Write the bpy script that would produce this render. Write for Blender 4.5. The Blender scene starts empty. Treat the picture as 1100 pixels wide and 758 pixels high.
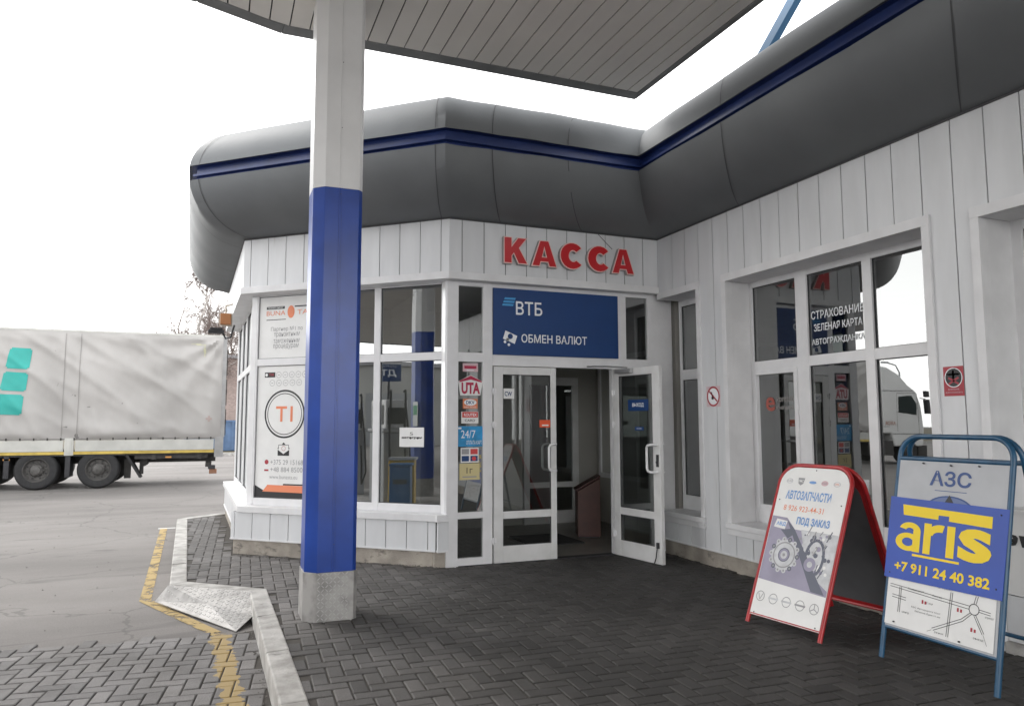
import bpy, math, random
from mathutils import Vector, Matrix
random.seed(7)
R_ = math.radians
scene = bpy.context.scene
C = scene.collection

# ------------------------------------------------------------------ camera
CAM = Vector((-4.856699, -7.385428, 1.525794))
rx = Vector((0.927545, -0.373704, -0.002164)); ux = Vector((-0.033075, -0.087859, 0.995584)); fx = Vector((0.372244, 0.923377, 0.093854))
cd = bpy.data.cameras.new("camera"); cam = bpy.data.objects.new("camera", cd); C.objects.link(cam)
cd.sensor_fit = 'HORIZONTAL'; cd.sensor_width = 36; cd.lens = 789.72 / 1100 * 36
cd.clip_start = 0.05; cd.clip_end = 2000
cam.matrix_world = Matrix(((rx.x, ux.x, -fx.x, CAM.x), (rx.y, ux.y, -fx.y, CAM.y), (rx.z, ux.z, -fx.z, CAM.z), (0, 0, 0, 1)))
scene.camera = cam

# ------------------------------------------------------------------ light
SUN_EL, SUN_AZ = 48, 325      # azimuth clockwise from +Y
world = bpy.data.worlds.new("World"); scene.world = world; world.use_nodes = True
wn = world.node_tree; wn.nodes.clear()
sky = wn.nodes.new("ShaderNodeTexSky"); sky.sky_type = 'NISHITA'; sky.sun_disc = False
sky.sun_elevation = R_(SUN_EL); sky.sun_rotation = R_(SUN_AZ); sky.dust_density = 3; sky.ozone_density = 1
mx = wn.nodes.new("ShaderNodeMixRGB"); mx.inputs[0].default_value = 0.88
mx.inputs[2].default_value = (12.6, 12.8, 13.1, 1)          # the even white cloud deck
# cloud deck: brightened low down to light walls and soffit, dimmed overhead
tcw = wn.nodes.new("ShaderNodeTexCoord"); sep = wn.nodes.new("ShaderNodeSeparateXYZ"); rmp = wn.nodes.new("ShaderNodeValToRGB")
rmp.color_ramp.elements[0].position = 0.0; rmp.color_ramp.elements[0].color = (1.0, 1.0, 1.0, 1)
rmp.color_ramp.elements[1].position = 0.75; rmp.color_ramp.elements[1].color = (0.33, 0.335, 0.34, 1)
scl = wn.nodes.new("ShaderNodeMixRGB"); scl.blend_type = 'MULTIPLY'; scl.inputs[0].default_value = 1; scl.inputs[2].default_value = (20.2, 20, 19.7, 1)
wn.links.new(tcw.outputs["Generated"], sep.inputs[0]); wn.links.new(sep.outputs[2], rmp.inputs[0]); wn.links.new(rmp.outputs[0], scl.inputs[1]); wn.links.new(scl.outputs[0], mx.inputs[2])
bg = wn.nodes.new("ShaderNodeBackground"); bg.inputs[1].default_value = 0.1
wo = wn.nodes.new("ShaderNodeOutputWorld")
wn.links.new(sky.outputs[0], mx.inputs[1]); wn.links.new(mx.outputs[0], bg.inputs[0]); wn.links.new(bg.outputs[0], wo.inputs[0])
sl = bpy.data.lights.new("sun", 'SUN'); sl.energy = 0.5; sl.angle = R_(22); sl.color = (1, 0.97, 0.93)
so = bpy.data.objects.new("sun", sl); C.objects.link(so)
az = R_(SUN_AZ); el = R_(SUN_EL)
sd = Vector((math.sin(az) * math.cos(el), math.cos(az) * math.cos(el), math.sin(el)))
so.rotation_euler = sd.to_track_quat('Z', 'Y').to_euler()
vs = scene.view_settings; vs.view_transform = 'Standard'; vs.look = 'None'; vs.gamma = 1; vs.use_curve_mapping = False
vs.exposure = 1.42
scene.render.engine = 'CYCLES'
scene.cycles.max_bounces = 10; scene.cycles.transparent_max_bounces = 12

# ------------------------------------------------------------------ materials
MATS = {}
def mat(name, col, rough=0.6, metal=0.0, var=0.0, vscale=6.0, bump=0.0, bscale=40.0, col2=None, spec=0.5, stretch=None, dirt=0.0):
    if name in MATS: return MATS[name]
    m = bpy.data.materials.new(name); m.use_nodes = True; nt = m.node_tree; b = nt.nodes["Principled BSDF"]
    b.inputs["Base Color"].default_value = (*col, 1); b.inputs["Roughness"].default_value = rough; b.inputs["Metallic"].default_value = metal
    b.inputs["Specular IOR Level"].default_value = spec
    tc = nt.nodes.new("ShaderNodeTexCoord")
    src = tc.outputs["Object"]
    if stretch:
        mp = nt.nodes.new("ShaderNodeMapping"); mp.inputs["Scale"].default_value = stretch
        nt.links.new(src, mp.inputs[0]); srcv = mp.outputs[0]
    else: srcv = src
    if var > 0:
        n = nt.nodes.new("ShaderNodeTexNoise"); n.inputs["Scale"].default_value = vscale; n.inputs["Detail"].default_value = 6
        nt.links.new(srcv, n.inputs["Vector"])
        r = nt.nodes.new("ShaderNodeValToRGB")
        c2 = col2 if col2 else tuple(c * (1 - var) for c in col)
        r.color_ramp.elements[0].position = 0.35; r.color_ramp.elements[0].color = (*c2, 1)
        r.color_ramp.elements[1].position = 0.65; r.color_ramp.elements[1].color = (*col, 1)
        nt.links.new(n.outputs[0], r.inputs[0]); nt.links.new(r.outputs[0], b.inputs["Base Color"])
    if bump > 0:
        n2 = nt.nodes.new("ShaderNodeTexNoise"); n2.inputs["Scale"].default_value = bscale; n2.inputs["Detail"].default_value = 4
        nt.links.new(src, n2.inputs["Vector"])
        bp = nt.nodes.new("ShaderNodeBump"); bp.inputs["Strength"].default_value = bump; bp.inputs["Distance"].default_value = 0.01
        nt.links.new(n2.outputs[0], bp.inputs["Height"]); nt.links.new(bp.outputs[0], b.inputs["Normal"])
    MATS[name] = m
    return m

M_clad = mat("cladding_white", (0.66, 0.67, 0.685), 0.38, 0, 0.08, 2.2, 0.03, 3, stretch=(3, 3, 0.7))
M_back = mat("joint_dark", (0.06, 0.06, 0.065), 0.8)
M_trim = mat("trim_white", (0.72, 0.72, 0.73), 0.4, 0, 0.10, 5, 0.0)
M_pvc = mat("pvc_white", (0.74, 0.74, 0.75), 0.32, 0, 0.07, 7)
M_door = mat("door_white", (0.68, 0.68, 0.68), 0.35, 0, 0.12, 5, col2=(0.59, 0.59, 0.58))
M_plinth = mat("plinth_render", (0.42, 0.38, 0.33), 0.9, 0, 0.35, 5, 0.6, 90)
M_gut = mat("gutter_metal", (0.175, 0.184, 0.190), 0.55, 0.25, 0.15, 1.3, 0.35, 2.6, col2=(0.150, 0.158, 0.165), spec=0.25)
M_seam = mat("seam_dark", (0.06, 0.06, 0.065), 0.6)
M_blue = mat("blue_paint", (0.016, 0.065, 0.36), 0.28, 0, 0.3, 3)
M_blueg = mat("gutter_blue", (0.015, 0.035, 0.15), 0.35, 0.0, 0.3, 3)
M_colw = mat("column_white", (0.70, 0.70, 0.70), 0.35, 0, 0.08, 3)
M_check = None
M_kerb = mat("kerb_paint", (0.50, 0.49, 0.47), 0.85, 0, 0.35, 7, 0.5, 60, col2=(0.30, 0.29, 0.275))
M_soffit = mat("soffit_beige", (0.87, 0.83, 0.77), 0.36, 0, 0.08, 1.2, spec=0.9)
M_cfascia = mat("canopy_edge", (0.24, 0.245, 0.245), 0.5, 0.2, 0.2, 4)
M_room = mat("interior_wall", (0.42, 0.41, 0.38), 0.9, 0, 0.1, 2)
M_tile = mat("interior_floor", (0.22, 0.21, 0.19), 0.35, 0, 0.25, 6)
M_red = mat("letter_red", (0.50, 0.016, 0.022), 0.3)
M_pinkedge = mat("letter_edge", (0.80, 0.55, 0.52), 0.4)
M_grey = mat("letter_side", (0.34, 0.33, 0.32), 0.5)
M_signblue = mat("sign_blue", (0.002, 0.040, 0.165), 0.5, 0, 0.08, 5)
M_whitev = mat("white_vinyl", (0.80, 0.82, 0.84), 0.5)
M_cyan = mat("cyan_vinyl", (0.05, 0.30, 0.62), 0.5)
M_black = mat("black_print", (0.02, 0.02, 0.022), 0.5)
M_rubber = mat("rubber", (0.028, 0.028, 0.03), 0.75, 0, 0.3, 12, 0.2, 60)
M_paper = mat("paper_white", (0.78, 0.78, 0.77), 0.6, 0, 0.06, 6)
M_orange = mat("orange_print", (0.75, 0.24, 0.12), 0.55)
M_gprint = mat("grey_print", (0.30, 0.30, 0.31), 0.6)
M_redtube = mat("red_paint", (0.42, 0.018, 0.022), 0.30, 0, 0.25, 12)
M_bluetube = mat("blue_tube", (0.018, 0.085, 0.17), 0.32, 0, 0.25, 12)
M_yel = mat("yellow_print", (0.85, 0.62, 0.01), 0.5)
M_arisblue = mat("banner_blue", (0.022, 0.075, 0.42), 0.45, 0, 0.15, 3)
M_galv = mat("board_grey", (0.42, 0.43, 0.45), 0.5, 0.1, 0.1, 6)
M_steel = mat("steel_dark", (0.045, 0.045, 0.05), 0.55, 0.3, 0.3, 8)
M_chassis = mat("chassis_dirty", (0.06, 0.057, 0.055), 0.8, 0, 0.4, 5)
M_cabwhite = mat("cab_white", (0.72, 0.72, 0.71), 0.3)
M_rim = mat("rim_dirty", (0.14, 0.135, 0.13), 0.7, 0.3, 0.4, 14)
M_side = mat("sideboard_white", (0.52, 0.52, 0.49), 0.5, 0, 0.15, 3)
M_ystripe = mat("yellow_stripe", (0.60, 0.44, 0.10), 0.6, 0, 0.3, 5)
M_cabinet = mat("cabinet_brown", (0.075, 0.022, 0.015), 0.5, 0, 0.25, 8)
M_bark = mat("birch_bark", (0.42, 0.39, 0.37), 0.9, 0, 0.5, 6)
M_twig = mat("twig_brown", (0.13, 0.10, 0.09), 0.9)
M_brick = None
M_signred = mat("notice_red", (0.36, 0.03, 0.045), 0.5)
M_pink = mat("sticker_pink", (0.60, 0.42, 0.45), 0.5)
M_crim = mat("crimson_print", (0.42, 0.01, 0.06), 0.5)
M_green = mat("green_print", (0.05, 0.30, 0.14), 0.5)
M_skyst = mat("sticker_blue", (0.02, 0.30, 0.62), 0.5, 0, 0.3, 14)
M_note = mat("note_yellow", (0.58, 0.50, 0.26), 0.6)
M_ltblue = mat("poster_blue", (0.16, 0.32, 0.62), 0.6)
M_lilac = mat("poster_lilac", (0.34, 0.32, 0.42), 0.6, 0, 0.25, 3)
M_dkgrey = mat("poster_dark", (0.13, 0.14, 0.18), 0.6)
M_ltgrey = mat("poster_light", (0.60, 0.61, 0.63), 0.6, 0, 0.2, 20)
M_blind = mat("blind_grey", (0.50, 0.51, 0.48), 0.8, 0, 0.05, 2)
M_ystee = mat("cabinet_yellow", (0.62, 0.40, 0.03), 0.5, 0, 0.2, 6)
M_binblue = mat("bin_blue", (0.015, 0.10, 0.26), 0.45)
M_pump = mat("pump_grey", (0.40, 0.41, 0.42), 0.45, 0, 0.1, 5)
M_chrome = mat("nozzle_metal", (0.45, 0.45, 0.46), 0.3, 0.8)
M_contain = mat("container_blue", (0.10, 0.17, 0.30), 0.7, 0, 0.3, 2)
M_lampo = mat("lamp_orange", (0.42, 0.17, 0.06), 0.5)
M_roof = mat("roof_grey", (0.25, 0.25, 0.26), 0.7)
M_teal = mat("teal_print", (0.03, 0.38, 0.34), 0.55, 0, 0.15, 2)

def scuffed(m, col, thr, scale, stretch):
    nt = m.node_tree; b = nt.nodes["Principled BSDF"]; L = nt.links.new; src = b.inputs["Base Color"].links[0].from_socket
    tc = nt.nodes.new("ShaderNodeTexCoord"); mp = nt.nodes.new("ShaderNodeMapping"); mp.inputs["Scale"].default_value = stretch
    n = nt.nodes.new("ShaderNodeTexNoise"); n.inputs["Scale"].default_value = scale; n.inputs["Detail"].default_value = 9; n.inputs["Roughness"].default_value = 0.65
    r = nt.nodes.new("ShaderNodeValToRGB"); r.color_ramp.elements[0].position = thr; r.color_ramp.elements[0].color = (0, 0, 0, 1); r.color_ramp.elements[1].position = thr + .07; r.color_ramp.elements[1].color = (.7, .7, .7, 1)
    mx_ = nt.nodes.new("ShaderNodeMixRGB"); mx_.inputs[2].default_value = (*col, 1)
    L(tc.outputs["Object"], mp.inputs[0]); L(mp.outputs[0], n.inputs["Vector"]); L(n.outputs[0], r.inputs[0]); L(r.outputs[0], mx_.inputs[0]); L(src, mx_.inputs[1]); L(mx_.outputs[0], b.inputs["Base Color"])
scuffed(M_blue, (0.10, 0.14, 0.32), .64, 3.0, (1, 1, .35))
scuffed(M_blue, (0.004, 0.012, 0.06), .70, 7.0, (1, 1, 1))
scuffed(M_colw, (0.42, 0.41, 0.39), .66, 3.0, (2, 2, .25))
scuffed(M_clad, (0.44, 0.43, 0.41), .66, 2.2, (3, 3, .3))
scuffed(M_plinth, (0.12, 0.11, 0.10), .58, 4.0, (1, 1, 2))
scuffed(M_kerb, (0.13, 0.125, 0.12), .60, 3.0, (1, 1, 1))
scuffed(M_door, (0.33, 0.31, 0.28), .68, 5.0, (1, 1, .6))
def glass(name, tint, base, rough=0.0):
    m = bpy.data.materials.new(name); m.use_nodes = True; nt = m.node_tree; nt.nodes.clear()
    o = nt.nodes.new("ShaderNodeOutputMaterial"); mixs = nt.nodes.new("ShaderNodeMixShader")
    t = nt.nodes.new("ShaderNodeBsdfTransparent"); t.inputs[0].default_value = (*tint, 1)
    g = nt.nodes.new("ShaderNodeBsdfGlossy"); g.inputs["Roughness"].default_value = rough; g.inputs["Color"].default_value = (0.93, 0.95, 0.95, 1)
    fr = nt.nodes.new("ShaderNodeFresnel"); fr.inputs[0].default_value = 1.5
    mu = nt.nodes.new("ShaderNodeMath"); mu.operation = 'MULTIPLY_ADD'; mu.inputs[1].default_value = 1.6; mu.inputs[2].default_value = base; mu.use_clamp = True
    nt.links.new(fr.outputs[0], mu.inputs[0]); nt.links.new(mu.outputs[0], mixs.inputs[0])
    nt.links.new(t.outputs[0], mixs.inputs[1]); nt.links.new(g.outputs[0], mixs.inputs[2]); nt.links.new(mixs.outputs[0], o.inputs[0])
    # slight waviness of the float glass
    tc = nt.nodes.new("ShaderNodeTexCoord"); n = nt.nodes.new("ShaderNodeTexNoise"); n.inputs["Scale"].default_value = 1.3; n.inputs["Detail"].default_value = 1
    b = nt.nodes.new("ShaderNodeBump"); b.inputs["Strength"].default_value = 0.05; b.inputs["Distance"].default_value = 0.02
    nt.links.new(tc.outputs["Object"], n.inputs["Vector"]); nt.links.new(n.outputs[0], b.inputs["Height"]); nt.links.new(b.outputs[0], g.inputs["Normal"])
    MATS[name] = m
    return m
M_glass = glass("window_glass", (0.42, 0.44, 0.43), 0.17)
M_dglass = glass("door_glass", (0.50, 0.52, 0.51), 0.06)

def checker_mat():
    m = bpy.data.materials.new("checker_plate"); m.use_nodes = True; nt = m.node_tree; b = nt.nodes["Principled BSDF"]
    b.inputs["Metallic"].default_value = 0.15; b.inputs["Roughness"].default_value = 0.5
    tc = nt.nodes.new("ShaderNodeTexCoord")
    n = nt.nodes.new("ShaderNodeTexNoise"); n.inputs["Scale"].default_value = 9; n.inputs["Detail"].default_value = 6
    r = nt.nodes.new("ShaderNodeValToRGB"); r.color_ramp.elements[0].color = (0.20, 0.195, 0.187, 1); r.color_ramp.elements[1].color = (0.36, 0.35, 0.34, 1)
    r.color_ramp.elements[0].position = 0.3; r.color_ramp.elements[1].position = 0.6
    nt.links.new(tc.outputs["Object"], n.inputs["Vector"]); nt.links.new(n.outputs[0], r.inputs[0]); nt.links.new(r.outputs[0], b.inputs["Base Color"])
    MATS["checker_plate"] = m
    return m
M_check = checker_mat()
M_stud = mat("checker_stud", (0.46, 0.46, 0.45), 0.42, 0.2, 0.15, 20)

def asphalt_mat():
    m = bpy.data.materials.new("asphalt"); m.use_nodes = True; nt = m.node_tree; b = nt.nodes["Principled BSDF"]
    b.inputs["Roughness"].default_value = 0.88
    L = nt.links.new
    tc = nt.nodes.new("ShaderNodeTexCoord")
    n = nt.nodes.new("ShaderNodeTexNoise"); n.inputs["Scale"].default_value = 0.35; n.inputs["Detail"].default_value = 8; n.inputs["Roughness"].default_value = 0.6
    mp = nt.nodes.new("ShaderNodeMapping"); mp.inputs["Scale"].default_value = (0.5, 1.5, 1); L(tc.outputs["Object"], mp.inputs[0]); L(mp.outputs[0], n.inputs["Vector"])
    r = nt.nodes.new("ShaderNodeValToRGB"); e = r.color_ramp.elements
    e[0].position = 0.33; e[0].color = (0.160, 0.150, 0.143, 1); e[1].position = 0.62; e[1].color = (0.238, 0.224, 0.214, 1)
    L(n.outputs[0], r.inputs[0])
    n2 = nt.nodes.new("ShaderNodeTexNoise"); n2.inputs["Scale"].default_value = 160; n2.inputs["Detail"].default_value = 3
    L(tc.outputs["Object"], n2.inputs["Vector"])
    mxx = nt.nodes.new("ShaderNodeMixRGB"); mxx.blend_type = 'OVERLAY'; mxx.inputs[0].default_value = 0.55
    L(r.outputs[0], mxx.inputs[1]); L(n2.outputs[0], mxx.inputs[2])
    # dark dried-up patches and cracks
    n3 = nt.nodes.new("ShaderNodeTexNoise"); n3.inputs["Scale"].default_value = 1.6; n3.inputs["Detail"].default_value = 10; n3.inputs["Distortion"].default_value = 1.2
    mp3 = nt.nodes.new("ShaderNodeMapping"); mp3.inputs["Scale"].default_value = (0.35, 1.6, 1); mp3.inputs["Rotation"].default_value = (0, 0, 0.3)
    L(tc.outputs["Object"], mp3.inputs[0]); L(mp3.outputs[0], n3.inputs["Vector"])
    r3 = nt.nodes.new("ShaderNodeValToRGB"); r3.color_ramp.elements[0].position = 0.60; r3.color_ramp.elements[0].color = (0, 0, 0, 1); r3.color_ramp.elements[1].position = 0.70; r3.color_ramp.elements[1].color = (1, 1, 1, 1)
    L(n3.outputs[0], r3.inputs[0])
    mul = nt.nodes.new("ShaderNodeMath"); mul.operation = 'MULTIPLY'; mul.inputs[1].default_value = 0.6; L(r3.outputs[0], mul.inputs[0])
    m2 = nt.nodes.new("ShaderNodeMixRGB"); m2.inputs[2].default_value = (0.118, 0.111, 0.107, 1)
    L(mul.outputs[0], m2.inputs[0]); L(mxx.outputs[0], m2.inputs[1])
    vo = nt.nodes.new("ShaderNodeTexVoronoi"); vo.feature = 'DISTANCE_TO_EDGE'; vo.inputs["Scale"].default_value = 0.45
    nd = nt.nodes.new("ShaderNodeMixRGB"); nd.blend_type = 'ADD'; nd.inputs[0].default_value = 0.5
    n4 = nt.nodes.new("ShaderNodeTexNoise"); n4.inputs["Scale"].default_value = 2.5; n4.inputs["Detail"].default_value = 5; L(tc.outputs["Object"], n4.inputs["Vector"])
    L(tc.outputs["Object"], nd.inputs[1]); L(n4.outputs["Color"], nd.inputs[2]); L(nd.outputs[0], vo.inputs["Vector"])
    lt = nt.nodes.new("ShaderNodeMath"); lt.operation = 'LESS_THAN'; lt.inputs[1].default_value = 0.006; L(vo.outputs[0], lt.inputs[0])
    m4 = nt.nodes.new("ShaderNodeMath"); m4.operation = 'MULTIPLY'; m4.inputs[1].default_value = 0.35; L(lt.outputs[0], m4.inputs[0])
    m3 = nt.nodes.new("ShaderNodeMixRGB"); m3.inputs[2].default_value = (0.06, 0.058, 0.055, 1)
    L(m4.outputs[0], m3.inputs[0]); L(m2.outputs[0], m3.inputs[1]); L(m3.outputs[0], b.inputs["Base Color"])
    bp = nt.nodes.new("ShaderNodeBump"); bp.inputs["Strength"].default_value = 0.5; bp.inputs["Distance"].default_value = 0.006
    L(n2.outputs[0], bp.inputs["Height"]); L(bp.outputs[0], b.inputs["Normal"])
    MATS["asphalt"] = m
    return m
M_asph = asphalt_mat()

def brick_paver(name, c_lo, c_hi, paint=None, soil_shade=None):
    m = bpy.data.materials.new(name); m.use_nodes = True; nt = m.node_tree; b = nt.nodes["Principled BSDF"]; L = nt.links.new
    b.inputs["Roughness"].default_value = 0.72
    at = nt.nodes.new("ShaderNodeAttribute"); at.attribute_name = "tone"
    r = nt.nodes.new("ShaderNodeValToRGB"); r.color_ramp.elements[0].color = (*c_lo, 1); r.color_ramp.elements[1].color = (*c_hi, 1)
    L(at.outputs["Fac"], r.inputs[0])
    tc = nt.nodes.new("ShaderNodeTexCoord")
    n = nt.nodes.new("ShaderNodeTexNoise"); n.inputs["Scale"].default_value = 1.1; n.inputs["Detail"].default_value = 7; n.inputs["Roughness"].default_value = 0.65; L(tc.outputs["Object"], n.inputs["Vector"])
    rr = nt.nodes.new("ShaderNodeValToRGB"); rr.color_ramp.elements[0].position = 0.35; rr.color_ramp.elements[0].color = (0.55, 0.54, 0.52, 1); rr.color_ramp.elements[1].position = 0.62; rr.color_ramp.elements[1].color = (1, 1, 1, 1)
    L(n.outputs[0], rr.inputs[0])
    mu = nt.nodes.new("ShaderNodeMixRGB"); mu.blend_type = 'MULTIPLY'; mu.inputs[0].default_value = 1; L(r.outputs[0], mu.inputs[1]); L(rr.outputs[0], mu.inputs[2])
    n2 = nt.nodes.new("ShaderNodeTexNoise"); n2.inputs["Scale"].default_value = 140; n2.inputs["Detail"].default_value = 4; L(tc.outputs["Object"], n2.inputs["Vector"])
    ov = nt.nodes.new("ShaderNodeMixRGB"); ov.blend_type = 'OVERLAY'; ov.inputs[0].default_value = 0.5; L(mu.outputs[0], ov.inputs[1]); L(n2.outputs[0], ov.inputs[2])
    out = ov.outputs[0]
    if soil_shade:        # damp trodden-in dirt plus canopy shade painted round the entrance, with a ragged edge
        mp = nt.nodes.new("ShaderNodeMapping"); mp.inputs["Location"].default_value = (-soil_shade[0], -soil_shade[1], 0); L(tc.outputs["Object"], mp.inputs[0])
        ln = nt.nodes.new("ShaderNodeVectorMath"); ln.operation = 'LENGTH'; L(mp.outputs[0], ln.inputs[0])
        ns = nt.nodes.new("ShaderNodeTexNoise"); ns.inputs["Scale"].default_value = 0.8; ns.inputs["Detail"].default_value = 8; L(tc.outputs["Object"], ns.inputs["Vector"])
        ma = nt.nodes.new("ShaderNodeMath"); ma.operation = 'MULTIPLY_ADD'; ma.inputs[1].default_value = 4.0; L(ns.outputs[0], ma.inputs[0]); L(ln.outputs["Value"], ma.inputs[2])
        mr = nt.nodes.new("ShaderNodeMapRange"); mr.inputs["From Min"].default_value = soil_shade[2] + 1.2; mr.inputs["From Max"].default_value = soil_shade[2] + 3.0; mr.inputs["To Min"].default_value = 0.74; mr.inputs["To Max"].default_value = 0.0; L(ma.outputs[0], mr.inputs[0])
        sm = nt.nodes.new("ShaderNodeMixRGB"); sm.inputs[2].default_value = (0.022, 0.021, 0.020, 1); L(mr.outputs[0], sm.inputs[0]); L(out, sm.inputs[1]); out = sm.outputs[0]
    if paint:       # worn road paint: band round the line a*x + b*y + c = 0
        sx = nt.nodes.new("ShaderNodeSeparateXYZ"); L(tc.outputs["Object"], sx.inputs[0])
        a = nt.nodes.new("ShaderNodeMath"); a.operation = 'MULTIPLY'; a.inputs[1].default_value = paint[0]; L(sx.outputs[0], a.inputs[0])
        bb = nt.nodes.new("ShaderNodeMath"); bb.operation = 'MULTIPLY_ADD'; bb.inputs[1].default_value = paint[1]; L(sx.outputs[1], bb.inputs[0]); L(a.outputs[0], bb.inputs[2])
        c = nt.nodes.new("ShaderNodeMath"); c.operation = 'ADD'; c.inputs[1].default_value = paint[2]; L(bb.outputs[0], c.inputs[0])
        ab = nt.nodes.new("ShaderNodeMath"); ab.operation = 'ABSOLUTE'; L(c.outputs[0], ab.inputs[0])
        n3 = nt.nodes.new("ShaderNodeTexNoise"); n3.inputs["Scale"].default_value = 9; n3.inputs["Detail"].default_value = 8; L(tc.outputs["Object"], n3.inputs["Vector"])
        s = nt.nodes.new("ShaderNodeMath"); s.operation = 'MULTIPLY_ADD'; s.inputs[1].default_value = 0.22; s.inputs[2].default_value = -0.11; L(n3.outputs[0], s.inputs[0])
        ad = nt.nodes.new("ShaderNodeMath"); ad.operation = 'ADD'; L(ab.outputs[0], ad.inputs[0]); L(s.outputs[0], ad.inputs[1])
        lt = nt.nodes.new("ShaderNodeMath"); lt.operation = 'LESS_THAN'; lt.inputs[1].default_value = 0.062; L(ad.outputs[0], lt.inputs[0])
        mm = nt.nodes.new("ShaderNodeMath"); mm.operation = 'MULTIPLY'; mm.inputs[1].default_value = 0.85; L(lt.outputs[0], mm.inputs[0])
        px = nt.nodes.new("ShaderNodeMixRGB"); px.inputs[2].default_value = (0.38, 0.27, 0.10, 1); L(mm.outputs[0], px.inputs[0]); L(out, px.inputs[1]); out = px.outputs[0]
    L(out, b.inputs["Base Color"])
    bp = nt.nodes.new("ShaderNodeBump"); bp.inputs["Strength"].default_value = 0.5; bp.inputs["Distance"].default_value = 0.004
    L(n2.outputs[0], bp.inputs["Height"]); L(bp.outputs[0], b.inputs["Normal"])
    MATS[name] = m
    return m

def worn_paint(name, col, thr):
    m = bpy.data.materials.new(name); m.use_nodes = True; nt = m.node_tree; L = nt.links.new; b = nt.nodes["Principled BSDF"]
    b.inputs["Roughness"].default_value = 0.85; b.inputs["Base Color"].default_value = (*col, 1)
    tc = nt.nodes.new("ShaderNodeTexCoord"); n = nt.nodes.new("ShaderNodeTexNoise"); n.inputs["Scale"].default_value = 7; n.inputs["Detail"].default_value = 9; n.inputs["Roughness"].default_value = 0.7
    L(tc.outputs["Object"], n.inputs["Vector"])
    r = nt.nodes.new("ShaderNodeValToRGB"); r.color_ramp.elements[0].position = thr; r.color_ramp.elements[0].color = (0.05, 0.05, 0.05, 1); r.color_ramp.elements[1].position = thr + 0.08; r.color_ramp.elements[1].color = (0.92, 0.92, 0.92, 1)
    L(n.outputs[0], r.inputs[0]); L(r.outputs[0], b.inputs["Alpha"])
    MATS[name] = m
    return m

def tarp_mat():
    m = bpy.data.materials.new("tarpaulin"); m.use_nodes = True; nt = m.node_tree; L = nt.links.new; b = nt.nodes["Principled BSDF"]
    b.inputs["Roughness"].default_value = 0.42
    tc = nt.nodes.new("ShaderNodeTexCoord"); mp = nt.nodes.new("ShaderNodeMapping"); mp.inputs["Scale"].default_value = (1, 1, 0.5); mp.inputs["Rotation"].default_value = (0, 0.6, 0)
    L(tc.outputs["Object"], mp.inputs[0])
    n = nt.nodes.new("ShaderNodeTexNoise"); n.inputs["Scale"].default_value = 1.2; n.inputs["Detail"].default_value = 9; L(mp.outputs[0], n.inputs["Vector"])
    r = nt.nodes.new("ShaderNodeValToRGB"); r.color_ramp.elements[0].position = 0.3; r.color_ramp.elements[0].color = (0.31, 0.30, 0.29, 1); r.color_ramp.elements[1].position = 0.65; r.color_ramp.elements[1].color = (0.40, 0.387, 0.375, 1)
    L(n.outputs[0], r.inputs[0])
    n2 = nt.nodes.new("ShaderNodeTexNoise"); n2.inputs["Scale"].default_value = 5; n2.inputs["Detail"].default_value = 2; L(tc.outputs["Object"], n2.inputs["Vector"])
    r2 = nt.nodes.new("ShaderNodeValToRGB"); r2.color_ramp.elements[0].position = 0.75; r2.color_ramp.elements[0].color = (1, 1, 1, 1); r2.color_ramp.elements[1].position = 0.78; r2.color_ramp.elements[1].color = (0.5, 0.5, 0.5, 1)
    L(n2.outputs[0], r2.inputs[0])
    mu = nt.nodes.new("ShaderNodeMixRGB"); mu.blend_type = 'MULTIPLY'; mu.inputs[0].default_value = 1; L(r.outputs[0], mu.inputs[1]); L(r2.outputs[0], mu.inputs[2])
    L(mu.outputs[0], b.inputs["Base Color"])
    MATS["tarpaulin"] = m
    return m

def brickwall_mat():
    m = bpy.data.materials.new("brick_wall"); m.use_nodes = True; nt = m.node_tree; L = nt.links.new; b = nt.nodes["Principled BSDF"]
    b.inputs["Roughness"].default_value = 0.9
    tc = nt.nodes.new("ShaderNodeTexCoord"); mp = nt.nodes.new("ShaderNodeMapping"); mp.inputs["Rotation"].default_value = (R_(90), 0, 0); L(tc.outputs["Object"], mp.inputs[0])
    bt = nt.nodes.new("ShaderNodeTexBrick"); bt.inputs["Scale"].default_value = 4; bt.inputs["Color1"].default_value = (0.24, 0.175, 0.155, 1); bt.inputs["Color2"].default_value = (0.33, 0.25, 0.225, 1); bt.inputs["Mortar"].default_value = (0.40, 0.37, 0.35, 1)
    L(mp.outputs[0], bt.inputs["Vector"]); L(bt.outputs[0], b.inputs["Base Color"])
    MATS["brick_wall"] = m
    return m

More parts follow.
